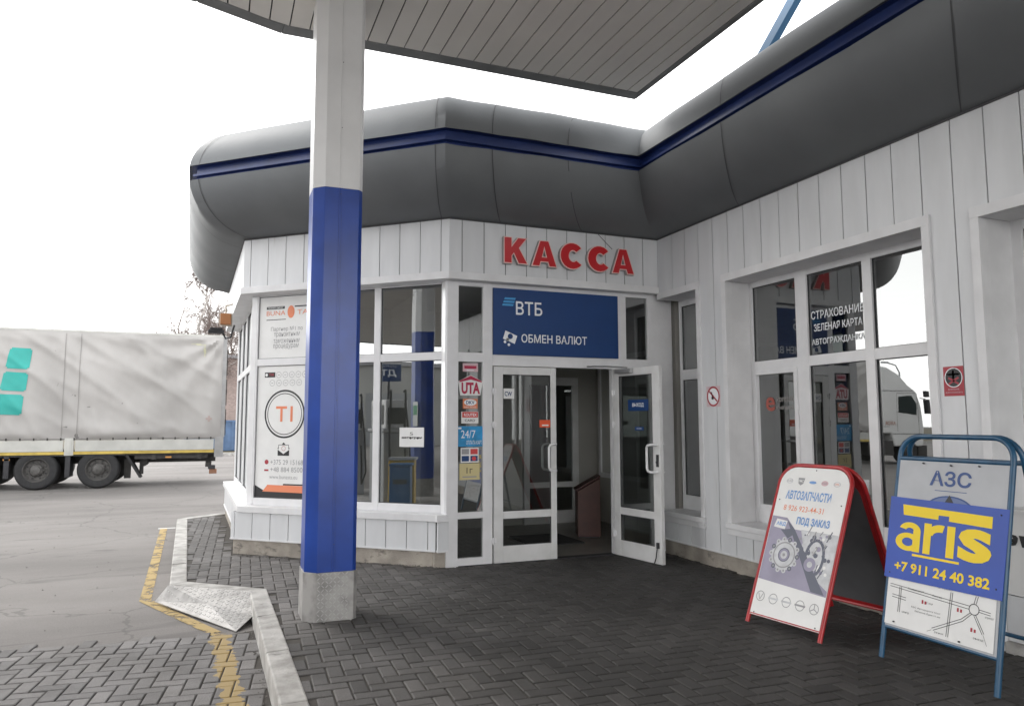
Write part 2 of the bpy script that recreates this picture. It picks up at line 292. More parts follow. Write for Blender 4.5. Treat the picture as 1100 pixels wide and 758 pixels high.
# ------------------------------------------------------------------ mesh helpers
class MB:
    def __init__(s): s.v = []; s.f = []; s.mi = []; s.att = []
    def add(s, vs_, fs, mi=0, att=0.0):
        o = len(s.v); s.v.extend([tuple(p) for p in vs_])
        for f in fs: s.f.append(tuple(i + o for i in f)); s.mi.append(mi); s.att.append(att)
    def hexa(s, p, mi=0, att=0.0):        # 8 points: bottom 4 ccw, top 4
        s.add(p, [(3, 2, 1, 0), (4, 5, 6, 7), (0, 1, 5, 4), (1, 2, 6, 5), (2, 3, 7, 6), (3, 0, 4, 7)], mi, att)
    def box(s, x0, x1, y0, y1, z0, z1, mi=0):
        s.hexa([(x0, y0, z0), (x1, y0, z0), (x1, y1, z0), (x0, y1, z0), (x0, y0, z1), (x1, y0, z1), (x1, y1, z1), (x0, y1, z1)], mi)
    def fbox(s, fr, s0, s1, o0, o1, z0, z1, mi=0):
        s.hexa([fr(s0, o0, z0), fr(s1, o0, z0), fr(s1, o1, z0), fr(s0, o1, z0), fr(s0, o0, z1), fr(s1, o0, z1), fr(s1, o1, z1), fr(s0, o1, z1)], mi)
    def quad(s, a, b, c, d, mi=0): s.add([a, b, c, d], [(0, 1, 2, 3)], mi)
    def prism(s, poly, z0, z1, mi=0):
        n = len(poly)
        s.add([(x, y, z0) for x, y in poly] + [(x, y, z1) for x, y in poly],
              [tuple(reversed(range(n))), tuple(range(n, 2 * n))] + [(i, (i + 1) % n, n + (i + 1) % n, n + i) for i in range(n)], mi)
    def ext(s, pts, off, mi=0):           # polygon (3-D points) extruded by the vector off
        n = len(pts); off = Vector(off)
        s.add([Vector(p) for p in pts] + [Vector(p) + off for p in pts],
              [tuple(reversed(range(n))), tuple(range(n, 2 * n))] + [(i, (i + 1) % n, n + (i + 1) % n, n + i) for i in range(n)], mi)
    def tube(s, path, r, k=10, mi=0, r1=None):
        path = [Vector(p) for p in path]; n = len(path); rings = []
        t0 = (path[1] - path[0]).normalized(); up = Vector((0, 0, 1)) if abs(t0.z) < 0.9 else Vector((1, 0, 0))
        a = t0.cross(up).normalized()
        for i, p in enumerate(path):
            t = (path[min(i + 1, n - 1)] - path[max(i - 1, 0)]).normalized()
            a = (a - t * a.dot(t)).normalized(); b = t.cross(a)
            rr = r if r1 is None else r + (r1 - r) * i / (n - 1)
            rings.append([p + (a * math.cos(2 * math.pi * j / k) + b * math.sin(2 * math.pi * j / k)) * rr for j in range(k)])
        vs_ = [q for rg in rings for q in rg]; fs = []
        for i in range(n - 1):
            for j in range(k): fs.append((i * k + j, i * k + (j + 1) % k, (i + 1) * k + (j + 1) % k, (i + 1) * k + j))
        fs.append(tuple(reversed(range(k)))); fs.append(tuple(range((n - 1) * k, n * k)))
        s.add(vs_, fs, mi)
    def lathe(s, c, axis, prof, k=28, mi=0):      # prof: (r, h) along axis
        c = Vector(c); axis = Vector(axis).normalized(); up = Vector((0, 0, 1)) if abs(axis.z) < 0.9 else Vector((1, 0, 0))
        a = axis.cross(up).normalized(); b = axis.cross(a)
        vs_ = []; fs = []
        for (r, h) in prof:
            for j in range(k): vs_.append(c + axis * h + (a * math.cos(2 * math.pi * j / k) + b * math.sin(2 * math.pi * j / k)) * r)
        for i in range(len(prof) - 1):
            for j in range(k): fs.append((i * k + j, i * k + (j + 1) % k, (i + 1) * k + (j + 1) % k, (i + 1) * k + j))
        s.add(vs_, fs, mi)
    def build(s, name, mats, parent=None, smooth=False, bevel=0.0, tone=False):
        me = bpy.data.meshes.new(name); base = Vector((0, 0, 0))
        if parent is not None:
            base = Vector(parent["_base"]) if "_base" in parent else Vector((0, 0, 0))
        me.from_pydata([tuple(Vector(p) - base) for p in s.v], [], s.f)
        if not isinstance(mats, (list, tuple)): mats = [mats]
        for m in mats: me.materials.append(m)
        me.polygons.foreach_set("material_index", s.mi)
        if smooth: me.polygons.foreach_set("use_smooth", [True] * len(s.f))
        if tone:
            a = me.attributes.new("tone", 'FLOAT', 'FACE'); a.data.foreach_set("value", s.att)
        me.update()
        o = bpy.data.objects.new(name, me); C.objects.link(o)
        if parent is not None:
            o.parent = parent; o["_base"] = tuple(base)
        if bevel > 0:
            b = o.modifiers.new("bevel", 'BEVEL'); b.width = bevel; b.segments = 2; b.limit_method = 'ANGLE'; b.angle_limit = R_(40)
        if smooth:
            me.set_sharp_from_angle(angle=R_(38)) if hasattr(me, "set_sharp_from_angle") else None
        return o

def tag(o, label=None, cat=None, group=None, kind=None):
    if label: o["label"] = label
    if cat: o["category"] = cat
    if group: o["group"] = group
    if kind: o["kind"] = kind
    return o
def thing(name, loc, label, cat, group=None):
    e = bpy.data.objects.new(name, None); e.empty_display_size = 0.2; C.objects.link(e); e.location = loc; e["_base"] = tuple(loc)
    return tag(e, label, cat, group)

class Fr:       # vertical wall frame: s along the wall, off outwards, z up
    def __init__(s, o, d, n): s.o = Vector((o[0], o[1], 0)); s.d = Vector((d[0], d[1], 0)).normalized(); s.n = Vector((n[0], n[1], 0)).normalized()
    def __call__(s, a, off, z): p = s.o + s.d * a + s.n * off; return (p.x, p.y, z)
P0 = (0, 0); P1 = (-2.5968, 0); P2 = (-4.5933, 1.8154)
FK = Fr(P0, (-1, 0), (0, -1))
FR = Fr(P0, (0, -1), (-1, 0))
FF = Fr(P1, (-0.739862, 0.672759), (-0.672759, -0.739862))
FT = Fr(P2, (-0.028, 0.9996), (-0.9996, -0.028))

# lettering: text outlines turned into meshes, fitted to a width and a height
TCACHE = {}
def text_geo(txt, bold=0.0, ext_=0.0, shear=0.0):
    key = (txt, bold, ext_, shear)
    if key in TCACHE: return TCACHE[key]
    cu = bpy.data.curves.new("t", 'FONT'); cu.body = txt; cu.size = 1; cu.offset = bold; cu.extrude = ext_; cu.resolution_u = 3; cu.shear = shear
    ob = bpy.data.objects.new("t", cu); C.objects.link(ob)
    dg = bpy.context.evaluated_depsgraph_get(); dg.update()
    me = bpy.data.meshes.new_from_object(ob.evaluated_get(dg))
    vs_ = [v.co.copy() for v in me.vertices]; fs = [tuple(p.vertices) for p in me.polygons]
    bpy.data.objects.remove(ob); bpy.data.curves.remove(cu); bpy.data.meshes.remove(me)
    TCACHE[key] = (vs_, fs); return vs_, fs
def put_text(mb, txt, o, ex, ey, w, h, mi=0, bold=0.0, depth=0.0015, shear=0.0, mirror=False):
    """o: lower-left corner in the world; ex, ey: unit vectors across and up; front faces ex x ey"""
    vs_, fs = text_geo(txt, bold, 0.0, shear)
    if not vs_: return
    o = Vector(o); ex = Vector(ex).normalized(); ey = Vector(ey).normalized(); n = ex.cross(ey).normalized()
    x0 = min(v.x for v in vs_); x1 = max(v.x for v in vs_); y0 = min(v.y for v in vs_); y1 = max(v.y for v in vs_)
    pts = [o + ex * ((v.x - x0) / (x1 - x0) * w) + ey * ((v.y - y0) / max(y1 - y0, 1e-6) * h) + n * depth for v in vs_]
    mb.add(pts, fs, mi)
def flat_rect(mb, o, ex, ey, x0, x1, y0, y1, d=0.0, mi=0, th=0.0):
    o = Vector(o); ex = Vector(ex); ey = Vector(ey); n = ex.cross(ey).normalized()
    q = [o + ex * a + ey * b + n * d for a, b in ((x0, y0), (x1, y0), (x1, y1), (x0, y1))]
    if th: mb.ext([p - n * th for p in q], n * th, mi)
    else: mb.quad(*q, mi)
def disc(mb, o, ex, ey, cx, cy, r, d=0.0, mi=0, r2=0.0, k=28, ry=None):
    o = Vector(o); ex = Vector(ex); ey = Vector(ey); n = ex.cross(ey).normalized(); ry = ry or r; f2 = r2 / r if r else 0
    out = [o + ex * (cx + r * math.cos(2 * math.pi * j / k)) + ey * (cy + ry * math.sin(2 * math.pi * j / k)) + n * d for j in range(k)]
    if r2 > 0:
        inn = [o + ex * (cx + r2 * math.cos(2 * math.pi * j / k)) + ey * (cy + ry * f2 * math.sin(2 * math.pi * j / k)) + n * d for j in range(k)]
        mb.add(out + inn, [(j, (j + 1) % k, k + (j + 1) % k, k + j) for j in range(k)], mi)
    else: mb.add(out, [tuple(range(k))], mi)
def poly2(mb, o, ex, ey, pts, d=0.0, mi=0):
    o = Vector(o); ex = Vector(ex); ey = Vector(ey); n = ex.cross(ey).normalized()
    mb.add([o + ex * a + ey * b + n * d for a, b in pts], [tuple(range(len(pts)))], mi)
def line2(mb, o, ex, ey, a, b, w, d=0.0, mi=0):
    a = Vector(a); b = Vector(b); t = (b - a).normalized(); p = Vector((-t.y, t.x)) * w / 2
    poly2(mb, o, ex, ey, [tuple(a - p), tuple(b - p), tuple(b + p), tuple(a + p)], d, mi)
EZ = Vector((0, 0, 1))

# ------------------------------------------------------------------ ground
ROAD = -0.12; PAV = 0.03
g = MB(); g.quad((-160, -60, ROAD), (160, -60, ROAD), (160, 260, ROAD), (-160, 260, ROAD))
tag(g.build("road", M_asph), kind="structure")

kout = [(-4.65 + 7, 5.94 + 5.3), (-4.65, 5.94), (-5.35, 5.41), (-5.195, 0.295), (-4.52, -0.31), (-4.488, -3.157), (-4.44, -9.0)]
def offset_poly(pts, d):
    res = []
    for i, p in enumerate(pts):
        p = Vector(p); ns = []
        if i > 0: t = (p - Vector(pts[i - 1])).normalized(); ns.append(Vector((-t.y, t.x)))
        if i < len(pts) - 1: t = (Vector(pts[i + 1]) - p).normalized(); ns.append(Vector((-t.y, t.x)))
        if len(ns) == 2: m = (ns[0] + ns[1]) / (1 + ns[0].dot(ns[1]))
        else: m = ns[0]
        res.append(tuple(p + m * d))
    return res
kin = offset_poly(kout, 0.15)
# kerb stones: one structure, each stone a bevelled block
kb = MB()
for i in range(len(kout) - 1):
    a, b = Vector(kout[i]), Vector(kout[i + 1]); c, d = Vector(kin[i]), Vector(kin[i + 1])
    L_ = (b - a).length; n = max(1, round(L_ / 1.0))
    for k in range(n):
        t0 = k / n + (0.004 / L_ if k else 0); t1 = (k + 1) / n - (0.004 / L_ if k < n - 1 else 0)
        dz = random.uniform(-0.004, 0.004)
        ps = [a.lerp(b, t0), a.lerp(b, t1), c.lerp(d, t1), c.lerp(d, t0)]
        kb.hexa([(p.x, p.y, ROAD - 0.02) for p in ps] + [(p.x, p.y, PAV + 0.012 + dz) for p in ps])
tag(kb.build("kerb", M_kerb, bevel=0.012), kind="structure")
# far white painted edge beyond the kerb corner
wl = MB(); wl.hexa([(-5.62, 5.50, ROAD + .001), (-5.37, 5.50, ROAD + .001), (-5.37, 5.58, ROAD + .001), (-5.62, 5.58, ROAD + .001), (-5.62, 5.50, ROAD + .006), (-5.37, 5.50, ROAD + .006), (-5.37, 5.58, ROAD + .006), (-5.62, 5.58, ROAD + .006)])
tag(wl.build("white_line", worn_paint("line_white", (0.7, 0.7, 0.68), 0.3)), kind="structure")

def inside(poly, x, y):
    r = False; n = len(poly)
    for i in range(n):
        x0, y0 = poly[i]; x1, y1 = poly[(i + 1) % n]
        if (y0 > y) != (y1 > y) and x < (x1 - x0) * (y - y0) / (y1 - y0) + x0: r = not r
    return r
bldg_foot = [(0.04, -13), (0.04, 0.1), (-2.57, 0.10), (-2.66, 0.10), (-4.62, 1.84), (-4.80, 5.6), (6, 16), (8, -13)]
vest = [(-2.6, 0.1), (0.4, 0.1), (0.4, 4), (-2.6, 4)]
def herring(mb, origin, ang, region_test, x0, x1, y0, y1, ztop, w=0.1, skip=0.0):
    ca, sa = math.cos(ang), math.sin(ang); g_ = 0.0048; bev = 0.006
    def loc(x, y): return (origin[0] + x * ca - y * sa, origin[1] + x * sa + y * ca)
    for i in range(int(x0 / w), int(x1 / w)):
        for j in range(int(y0 / w), int(y1 / w)):
            t = (i - j) % 4
            if t == 0: a0, a1, b0, b1 = i, i + 2, j, j + 1
            elif t == 3: a0, a1, b0, b1 = i, i + 1, j, j + 2
            else: continue
            cx, cy = loc((a0 + a1) / 2 * w, (b0 + b1) / 2 * w)
            if not region_test(cx, cy): continue
            X0, X1, Y0, Y1 = a0 * w + g_, a1 * w - g_, b0 * w + g_, b1 * w - g_
            dz = random.gauss(0, 0.0012); tx = random.gauss(0, 0.004); ty = random.gauss(0, 0.004)
            def P(x, y, z): xx, yy = loc(x, y); return (xx, yy, z + dz + (x - (X0 + X1) / 2) * tx + (y - (Y0 + Y1) / 2) * ty)
            T = [P(X0 + bev, Y0 + bev, ztop), P(X1 - bev, Y0 + bev, ztop), P(X1 - bev, Y1 - bev, ztop), P(X0 + bev, Y1 - bev, ztop)]
            M = [P(X0, Y0, ztop - 0.004), P(X1, Y0, ztop - 0.004), P(X1, Y1, ztop - 0.004), P(X0, Y1, ztop - 0.004)]
            B = [(q[0], q[1], ztop - 0.02) for q in M]
            mb.add(T + M + B, [(0, 1, 2, 3), (4, 5, 1, 0), (5, 6, 2, 1), (6, 7, 3, 2), (7, 4, 0, 3), (8, 9, 5, 4), (9, 10, 6, 5), (10, 11, 7, 6), (11, 8, 4, 7)], 0,
                   min(1, max(0, random.gauss(0.45, 0.22))))
pavpoly = [tuple(p) for p in kin] + [(9, -9), (9, 11)]
def t_up(x, y): return inside(pavpoly, x, y) and not inside(bldg_foot, x, y) and y > -8.6
ub = MB(); herring(ub, (-4.4, -0.4), R_(-2.0), t_up, -2.0, 5.2, -9, 7.2, PAV)
M_pav = brick_paver("paver_dark", (0.080, 0.076, 0.074), (0.185, 0.176, 0.172), soil_shade=(0.3, -2.6, 4.0))
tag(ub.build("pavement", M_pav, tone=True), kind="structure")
M_sand = mat("joint_sand", (0.075, 0.068, 0.06), 0.95, 0, 0.3, 20)
sb = MB(); n = len(pavpoly); sb.add([(x, y, PAV - 0.009) for x, y in pavpoly], [tuple(range(n))]); tag(sb.build("pavement_bed", M_sand), kind="structure")
# lower paving on the carriageway
bl0 = Vector((-4.737, -1.09)); bdir = Vector((-1.503, 0.19)).normalized()
lowpoly = [(-4.50, -1.02), (-4.737, -1.09), tuple(bl0 + bdir * 5.0), (-9.9, -8.6), (-4.46, -8.6)]
def t_lo(x, y): return inside(lowpoly, x, y)
lb = MB(); herring(lb, (-4.737, -1.09), R_(-7.2), t_lo, -6.0, 0.8, -8, 0.6, ROAD + 0.014)
# painted band follows (-4.75,-1.05) -> (-4.70,-2.63)
pa, pb = Vector((-4.755, -1.05)), Vector((-4.70, -2.63)); t_ = (pb - pa).normalized(); nn = Vector((-t_.y, t_.x))
M_low = brick_paver("paver_grey", (0.145, 0.140, 0.140), (0.26, 0.25, 0.247), (nn.x, nn.y, -(nn.x * pa.x + nn.y * pa.y)))
tag(lb.build("lower_paving", M_low, tone=True), kind="structure")
s2 = MB(); s2.add([(x, y, ROAD + 0.005) for x, y in lowpoly], [tuple(range(len(lowpoly)))]); tag(s2.build("lower_paving_bed", M_sand), kind="structure")
# yellow line on the asphalt
def strip(mb, pts, w, z):
    l = offset_poly(pts, w / 2); r = offset_poly(pts, -w / 2)
    for i in range(len(pts) - 1): mb.quad((*l[i], z), (*l[i + 1], z), (*r[i + 1], z), (*r[i], z))
yl = MB(); strip(yl, [(-5.54, 5.6), (-5.40, 0.41), (-4.76, -1.07)], 0.10, ROAD + 0.005)
tag(yl.build("yellow_line", worn_paint("line_yellow", (0.46, 0.34, 0.15), 0.42)), kind="structure")
# far edge of the yard: kerb and grass verge
vg = MB(); vg.box(-60, 60, 33.0, 33.25, ROAD - .05, ROAD + 0.14); tag(vg.build("far_kerb", M_kerb), kind="structure")
M_verge = mat("verge_grass", (0.16, 0.14, 0.09), 0.95, 0, 0.5, 3)
vg = MB(); vg.box(-120, 120, 33.25, 250, ROAD - .05, ROAD + 0.10); tag(vg.build("verge", M_verge), kind="structure")

rg = random.Random(11); gm = MB()
def stone(x, y, z, r):
    ps_ = [(x + r * rg.uniform(.6, 1.1) * math.cos(a), y + r * rg.uniform(.6, 1.1) * math.sin(a)) for a in (0.2, 1.3, 2.5, 3.6, 4.8)]
    gm.add([(px_, py_, z) for px_, py_ in ps_] + [(x, y, z + r * rg.uniform(.5, 1.0))], [(0, 1, 5), (1, 2, 5), (2, 3, 5), (3, 4, 5), (4, 0, 5)])
def along(a, b, n, sp, z, r0, r1):
    a, b = Vector(a), Vector(b)
    for _ in range(n):
        p = a.lerp(b, rg.random()); stone(p.x + abs(rg.gauss(0, sp)) * (-.7), p.y - abs(rg.gauss(0, sp)) * .7, z, rg.uniform(r0, r1))
along((-2.6, 0.13), (-4.58, 1.72), 260, .05, PAV, .004, .016)
along((-2.55, 0.03), (-2.0, 0.05), 80, .04, PAV, .004, .013)
along((-0.03, -0.3), (-0.03, -4.0), 150, .05, PAV, .003, .012)
along((-4.53, -0.9), (-4.50, -3.2), 90, .05, ROAD + .012, .003, .010)
for _ in range(160): stone(rg.uniform(-4.2, -.3), rg.uniform(-5, 0), PAV, rg.uniform(.002, .006))
for _ in range(260): stone(rg.uniform(-10, -5.6), rg.uniform(-.8, 9), ROAD, rg.uniform(.003, .012))
tag(gm.build("grit", mat("grit_grey", (0.16, 0.15, 0.14), .9, 0, .5, 30)), "loose grit and small stones lying along the wall foot and kerb", "grit", kind="stuff")

# ------------------------------------------------------------------ kiosk building
B = thing("kiosk_building", (-2.0, 2.0, 0), "white panelled filling station shop with bulging grey metal eaves and open entrance doors", "building")
H0, HB, HT, HS = 0.20, 3.044, 3.124, 3.705
def clad(fr, groove0, smax, smin=0.0, openings=(), z0=H0, z1=HS, o1=0.0, name="wall", p=0.25):
    front = MB(); back = MB(); edges = [smin]; g_ = groove0
    while g_ < smin + 0.02: g_ += p
    while g_ < smax - 0.02: edges.append(g_); g_ += p
    edges.append(smax); gap = 0.0045
    for i in range(len(edges) - 1):
        a, b = edges[i], edges[i + 1]
        cuts = sorted({a, b} | {c for op in openings for c in op[:2] if a < c < b})
        for j in range(len(cuts) - 1):
            c0, c1 = cuts[j], cuts[j + 1]; mid = (c0 + c1) / 2; zs = [(z0, z1)]
            for op in openings:
                if op[0] < mid < op[1]:
                    nz = []
                    for (q0, q1) in zs:
                        if op[2] > q0: nz.append((q0, min(q1, op[2])))
                        if op[3] < q1: nz.append((max(q0, op[3]), q1))
                    zs = [z for z in nz if z[1] - z[0] > 0.003]
            for (q0, q1) in zs:
                f0 = c0 + (gap if c0 == a and i > 0 else 0); f1 = c1 - (gap if c1 == b and i < len(edges) - 2 else 0)
                jit = random.uniform(-0.0015, 0.0)
                front.fbox(fr, f0, f1, o1 - 0.012, o1 + jit, q0, q1)
                back.fbox(fr, c0, c1, o1 - 0.06, o1 - 0.0125, q0, q1)
    w = front.build(name, M_clad, B); back.build("joint_backing", M_back, w)
    return w
# openings in the long right-hand wall (s along -Y)
opR = [(0.0, 0.76, 0.50, 2.975), (1.257, 3.545, 0.50, 2.973), (3.983, 6.2, 0.03, 2.931), (6.9, 8.6, 0.5, 2.97)]
clad(FR, 0.301, 12.0, 0.0, opR)
clad(FK, 0.2032, 2.5968, 0.0, z0=HT)
clad(FF, 0.0984, 2.6984, 0.0, z0=HT)
clad(FT, 0.15, 3.9, 0.0, z0=HT)
# lower body under the bay windows
LF = -0.04
clad(FF, 0.0984 + 0.15, 2.80, 0.16, z0=H0, z1=0.50, o1=LF)
clad(FT, 0.22, 3.95, 0.06, z0=H0, z1=0.50, o1=LF)
m = MB(); m.fbox(FK, 2.56, 2.675, -0.13, -0.085, H0, 0.50); m.build("return_panel", M_clad, B)
# plinths
m = MB(); m.fbox(FR, 0.0, 3.93, -0.20, -0.035, -0.02, H0 - 0.012); m.fbox(FR, 6.25, 12, -0.20, -0.035, -0.02, H0 - 0.012); m.build("plinth", M_plinth, B)
m = MB(); m.fbox(FF, 0.20, 2.775, -0.20, -0.06, -0.02, H0 - 0.012); m.fbox(FT, 0.09, 3.95, -0.2, -0.06, -0.02, H0 - 0.012)
m.fbox(FK, 2.572, 2.70, -0.30, -0.125, -0.02, H0 - 0.012); m.build("plinth", M_plinth, B)
m = MB(); m.fbox(FR, 0.0, 3.93, -0.10, 0.012, H0 - 0.012, H0 + 0.004); m.build("drip_strip", M_trim, B)
m = MB(); m.fbox(FF, 0.16, 2.80, -0.12, LF + 0.012, H0 - 0.012, H0 + 0.004); m.fbox(FT, 0.06, 3.95, -0.12, LF + 0.012, H0 - 0.0125, H0 + 0.0035)
m.fbox(FK, 2.56, 2.68, -0.13, -0.075, H0 - 0.0122, H0 + 0.0038); m.build("drip_strip", M_trim, B)
# trim band under the fascia
def mitre(frA, offA, frB, offB):
    # intersection of the two offset lines
    a = frA.o + frA.n * offA; b = frB.o + frB.n * offB; d1, d2 = frA.d, frB.d
    den = d1.x * d2.y - d1.y * d2.x; t = ((b.x - a.x) * d2.y - (b.y - a.y) * d2.x) / den
    return (a.x + d1.x * t, a.y + d1.y * t)
def band(frames_pts_out, frames_pts_in, z0, z1, name, m_, parent):
    mb = MB(); n = len(frames_pts_out)
    for i in range(n - 1):
        a, b, c, d = frames_pts_out[i], frames_pts_out[i + 1], frames_pts_in[i + 1], frames_pts_in[i]
        mb.hexa([(*a, z0), (*b, z0), (*c, z0), (*d, z0), (*a, z1), (*b, z1), (*c, z1), (*d, z1)])
    return mb.build(name, m_, parent, bevel=0.004)
def line_at(o):
    return [(0 - 0.0, 0 - o), mitre(FK, o, FF, o), mitre(FF, o, FT, o), FT(3.9, o, 0)[:2]]
band(line_at(0.028), line_at(-0.32), HB, HT, "fascia_trim", M_trim, B)
# sill band of the bay
def line_sill(o):
    return [mitre(FK, -0.085 + o, FF, LF + o), mitre(FF, LF + o, FT, LF + o), FT(3.95, LF + o, 0)[:2]]
band(line_sill(0.03), line_sill(-0.22), 0.500, 0.570, "sill", M_trim, B)
m = MB(); m.fbox(FK, 2.575, 2.70, -0.16, -0.055, 0.5002, 0.5698); m.build("sill", M_trim, B, bevel=0.004)

# windows -------------------------------------------------------------
def window(fr, off, s0, s1, z0, z1, cols, rows, name="window", depth=0.07, fw=0.0, label=None, gl=None, mats=None, sash=()):
    """cols/rows: pane intervals; everything between them is frame"""
    mb = MB(); xs = sorted(cols); zs = sorted(rows)
    cur = s0
    for (a, b) in xs: mb.fbox(fr, cur, a, off - depth, off, z0, z1); cur = b
    mb.fbox(fr, cur, s1, off - depth, off, z0, z1)
    for (a, b) in xs:
        cur = z0
        for (c, d) in zs: mb.fbox(fr, a, b, off - depth + .002, off - 0.002, cur, c); cur = d
        mb.fbox(fr, a, b, off - depth + .002, off - 0.002, cur, z1)
    w = mb.build(name, M_pvc, B, bevel=0.003)
    if label: w["label"] = label
    for i, (a, b) in enumerate(xs):
        for j, (c, d) in enumerate(zs):
            q = MB(); e = 0.004; o_ = off - 0.028
            q.quad(fr(a - e, o_, c - e), fr(b + e, o_, c - e), fr(b + e, o_, d + e), fr(a - e, o_, d + e))
            q.build("pane", gl or M_glass, w)
            # dark rubber gasket round the pane
            if (i, j) in sash:
                sm = MB(); t = 0.045
                sm.fbox(fr, a, a + t, off - 0.03, off + 0.014, c, d); sm.fbox(fr, b - t, b, off - 0.03, off + 0.014, c, d)
                sm.fbox(fr, a + t, b - t, off - 0.03, off + 0.012, c, c + t); sm.fbox(fr, a + t, b - t, off - 0.03, off + 0.012, d - t, d); sm.build("sash", M_pvc, w, bevel=0.003)
    gk = MB(); e = 0.006
    for (a, b) in xs:
        for (c, d) in zs:
            o0, o1 = off - 0.0265, off - 0.020
            gk.fbox(fr, a, a + e, o0, o1, c, d); gk.fbox(fr, b - e, b, o0, o1, c, d); gk.fbox(fr, a + e, b - e, o0, o1, c, c + e); gk.fbox(fr, a + e, b - e, o0, o1, d - e, d)
    gk.build("gasket", M_back, w)
    return w
def surround(fr, s0, s1, z0, z1, name="window_surround", right=True, left=True, depth=0.36, w_=0.062, top=0.075, sill=True):
    mb = MB(); q_ = 0.003
    mb.fbox(fr, s0 - (w_ if left else 0), s1 + (w_ if right else 0), -0.05, 0.020, z1 - q_, z1 + top)
    if left: mb.fbox(fr, s0 - w_, s0 + q_, -0.065, 0.019, z0 + q_, z1 - q_)
    if right: mb.fbox(fr, s1 - q_, s1 + w_, -0.065, 0.019, z0 + q_, z1 - q_)
    # reveals
    if left: mb.fbox(fr, s0 - 0.02, s0 + q_, -depth, -0.065, z0, z1 - q_)
    if right: mb.fbox(fr, s1 - q_, s1 + 0.02, -depth, -0.065, z0, z1 - q_)
    mb.fbox(fr, s0 + q_, s1 - q_, -depth, -0.05, z1 - q_, z1 + 0.02)
    o = mb.build(name, M_trim, B, bevel=0.0015)
    if sill:
        q = MB(); q.fbox(fr, s0 - (w_ if left else 0) , s1 + (w_ if right else 0), -depth, 0.045, z0 - 0.035, z0 + 0.02)
        q.fbox(fr, s0 - (w_ if left else 0), s1 + (w_ if right else 0), 0.0015, 0.020, z0 - 0.10, z0 - 0.035)
        q.build("sill", M_trim, B, bevel=0.004)
WR = -0.285
window(FR, WR, -0.0, 0.76, 0.52, 2.975, [(0.0 + 0.04, 0.70)], [(0.68, 2.02), (2.14, 2.90)], label="narrow two-pane window beside the entrance")
surround(FR, 0.0, 0.76, 0.50, 2.975, left=False)
window(FR, WR, 1.257, 3.545, 0.52, 2.973, [(1.30, 1.915), (2.06, 2.71), (2.805, 3.46)], [(0.66, 2.045), (2.14, 2.91)], label="wide six-pane window behind the two boards", sash=((0, 0),))
surround(FR, 1.257, 3.545, 0.50, 2.973)
surround(FR, 3.983, 6.2, 0.03, 2.931, sill=False)
window(FR, -0.31, 3.983, 6.2, 0.93, 2.931, [(4.06, 5.02), (5.12, 6.12)], [(1.0, 2.86)], label="window with pale roller blind at the right edge")
surround(FR, 6.9, 8.6, 0.50, 2.97)
window(FR, WR, 6.9, 8.6, 0.52, 2.97, [(6.96, 7.7), (7.8, 8.54)], [(0.66, 2.045), (2.14, 2.91)])
# blind and solid lower panel of the right-hand opening
m = MB(); m.fbox(FR, 4.0, 6.18, -0.42, -0.40, 0.95, 2.9); m.build("roller_blind", M_blind, B)
m = MB(); m.fbox(FR, 3.990, 6.19, -0.38, -0.010, 0.40, 0.93); m.fbox(FR, 3.990, 6.19, -0.38, 0.006, 0.932, 0.950); pnl = m.build("lower_panel", M_cabwhite, B)
m = MB(); m.fbox(FR, 3.990, 6.19, -0.38, -0.014, 0.10, 0.394); m.build("lower_panel", M_clad, B)
m = MB(); m.fbox(FR, 3.990, 6.19, -0.38, 0.02, -0.01, 0.095); m.build("step", M_kerb, B)
m = MB(); put_text(m, "evi", FR(3.992, -0.0085, 0.715), (0, -1, 0), EZ, 0.27, 0.10, 0, 0.03, shear=0.3); tx = m.build("lettering", M_black, pnl)

WF = -0.17
cF = [(0.165, 0.925), (1.005, 1.765), (1.845, 2.605)]
rows = [(0.653, 2.20), (2.285, 3.03)]
window(FF, WF, 0.10, 2.70, 0.57, HB, cF, rows, label="bay window facing the canopy column")
window(FT, WF, 0.10, 3.85, 0.57, HB, [(0.20, 0.95), (1.03, 1.85), (1.93, 2.75), (2.83, 3.75)], rows, label="bay window facing the parked trailer")
# corner posts of the bay
m = MB(); a = mitre(FK, -0.10, FF, WF)
m.hexa([(-2.60, 0.12, 0.55), (-2.575, 0.101, 0.55), (-2.555, 0.30, 0.55), (-2.60, 0.26, 0.55), (-2.60, 0.12, HB), (-2.575, 0.101, HB), (-2.555, 0.30, HB), (-2.60, 0.26, HB)]); m.build("corner_post", M_pvc, B); m = MB()
p = FF(2.62, WF - 0.01, 0); c2 = mitre(FF, WF, FT, WF); q = FT(0.18, WF - 0.01, 0)
ps = [FF(2.65, WF - 0.002, 0)[:2], (c2[0] - 0.004, c2[1]), FT(0.15, WF - 0.002, 0)[:2], FT(0.15, WF - .10, 0)[:2]]
m.hexa([(*x, 0.57) for x in ps] + [(*x, HB) for x in ps]); m.build("corner_post", M_pvc, B)

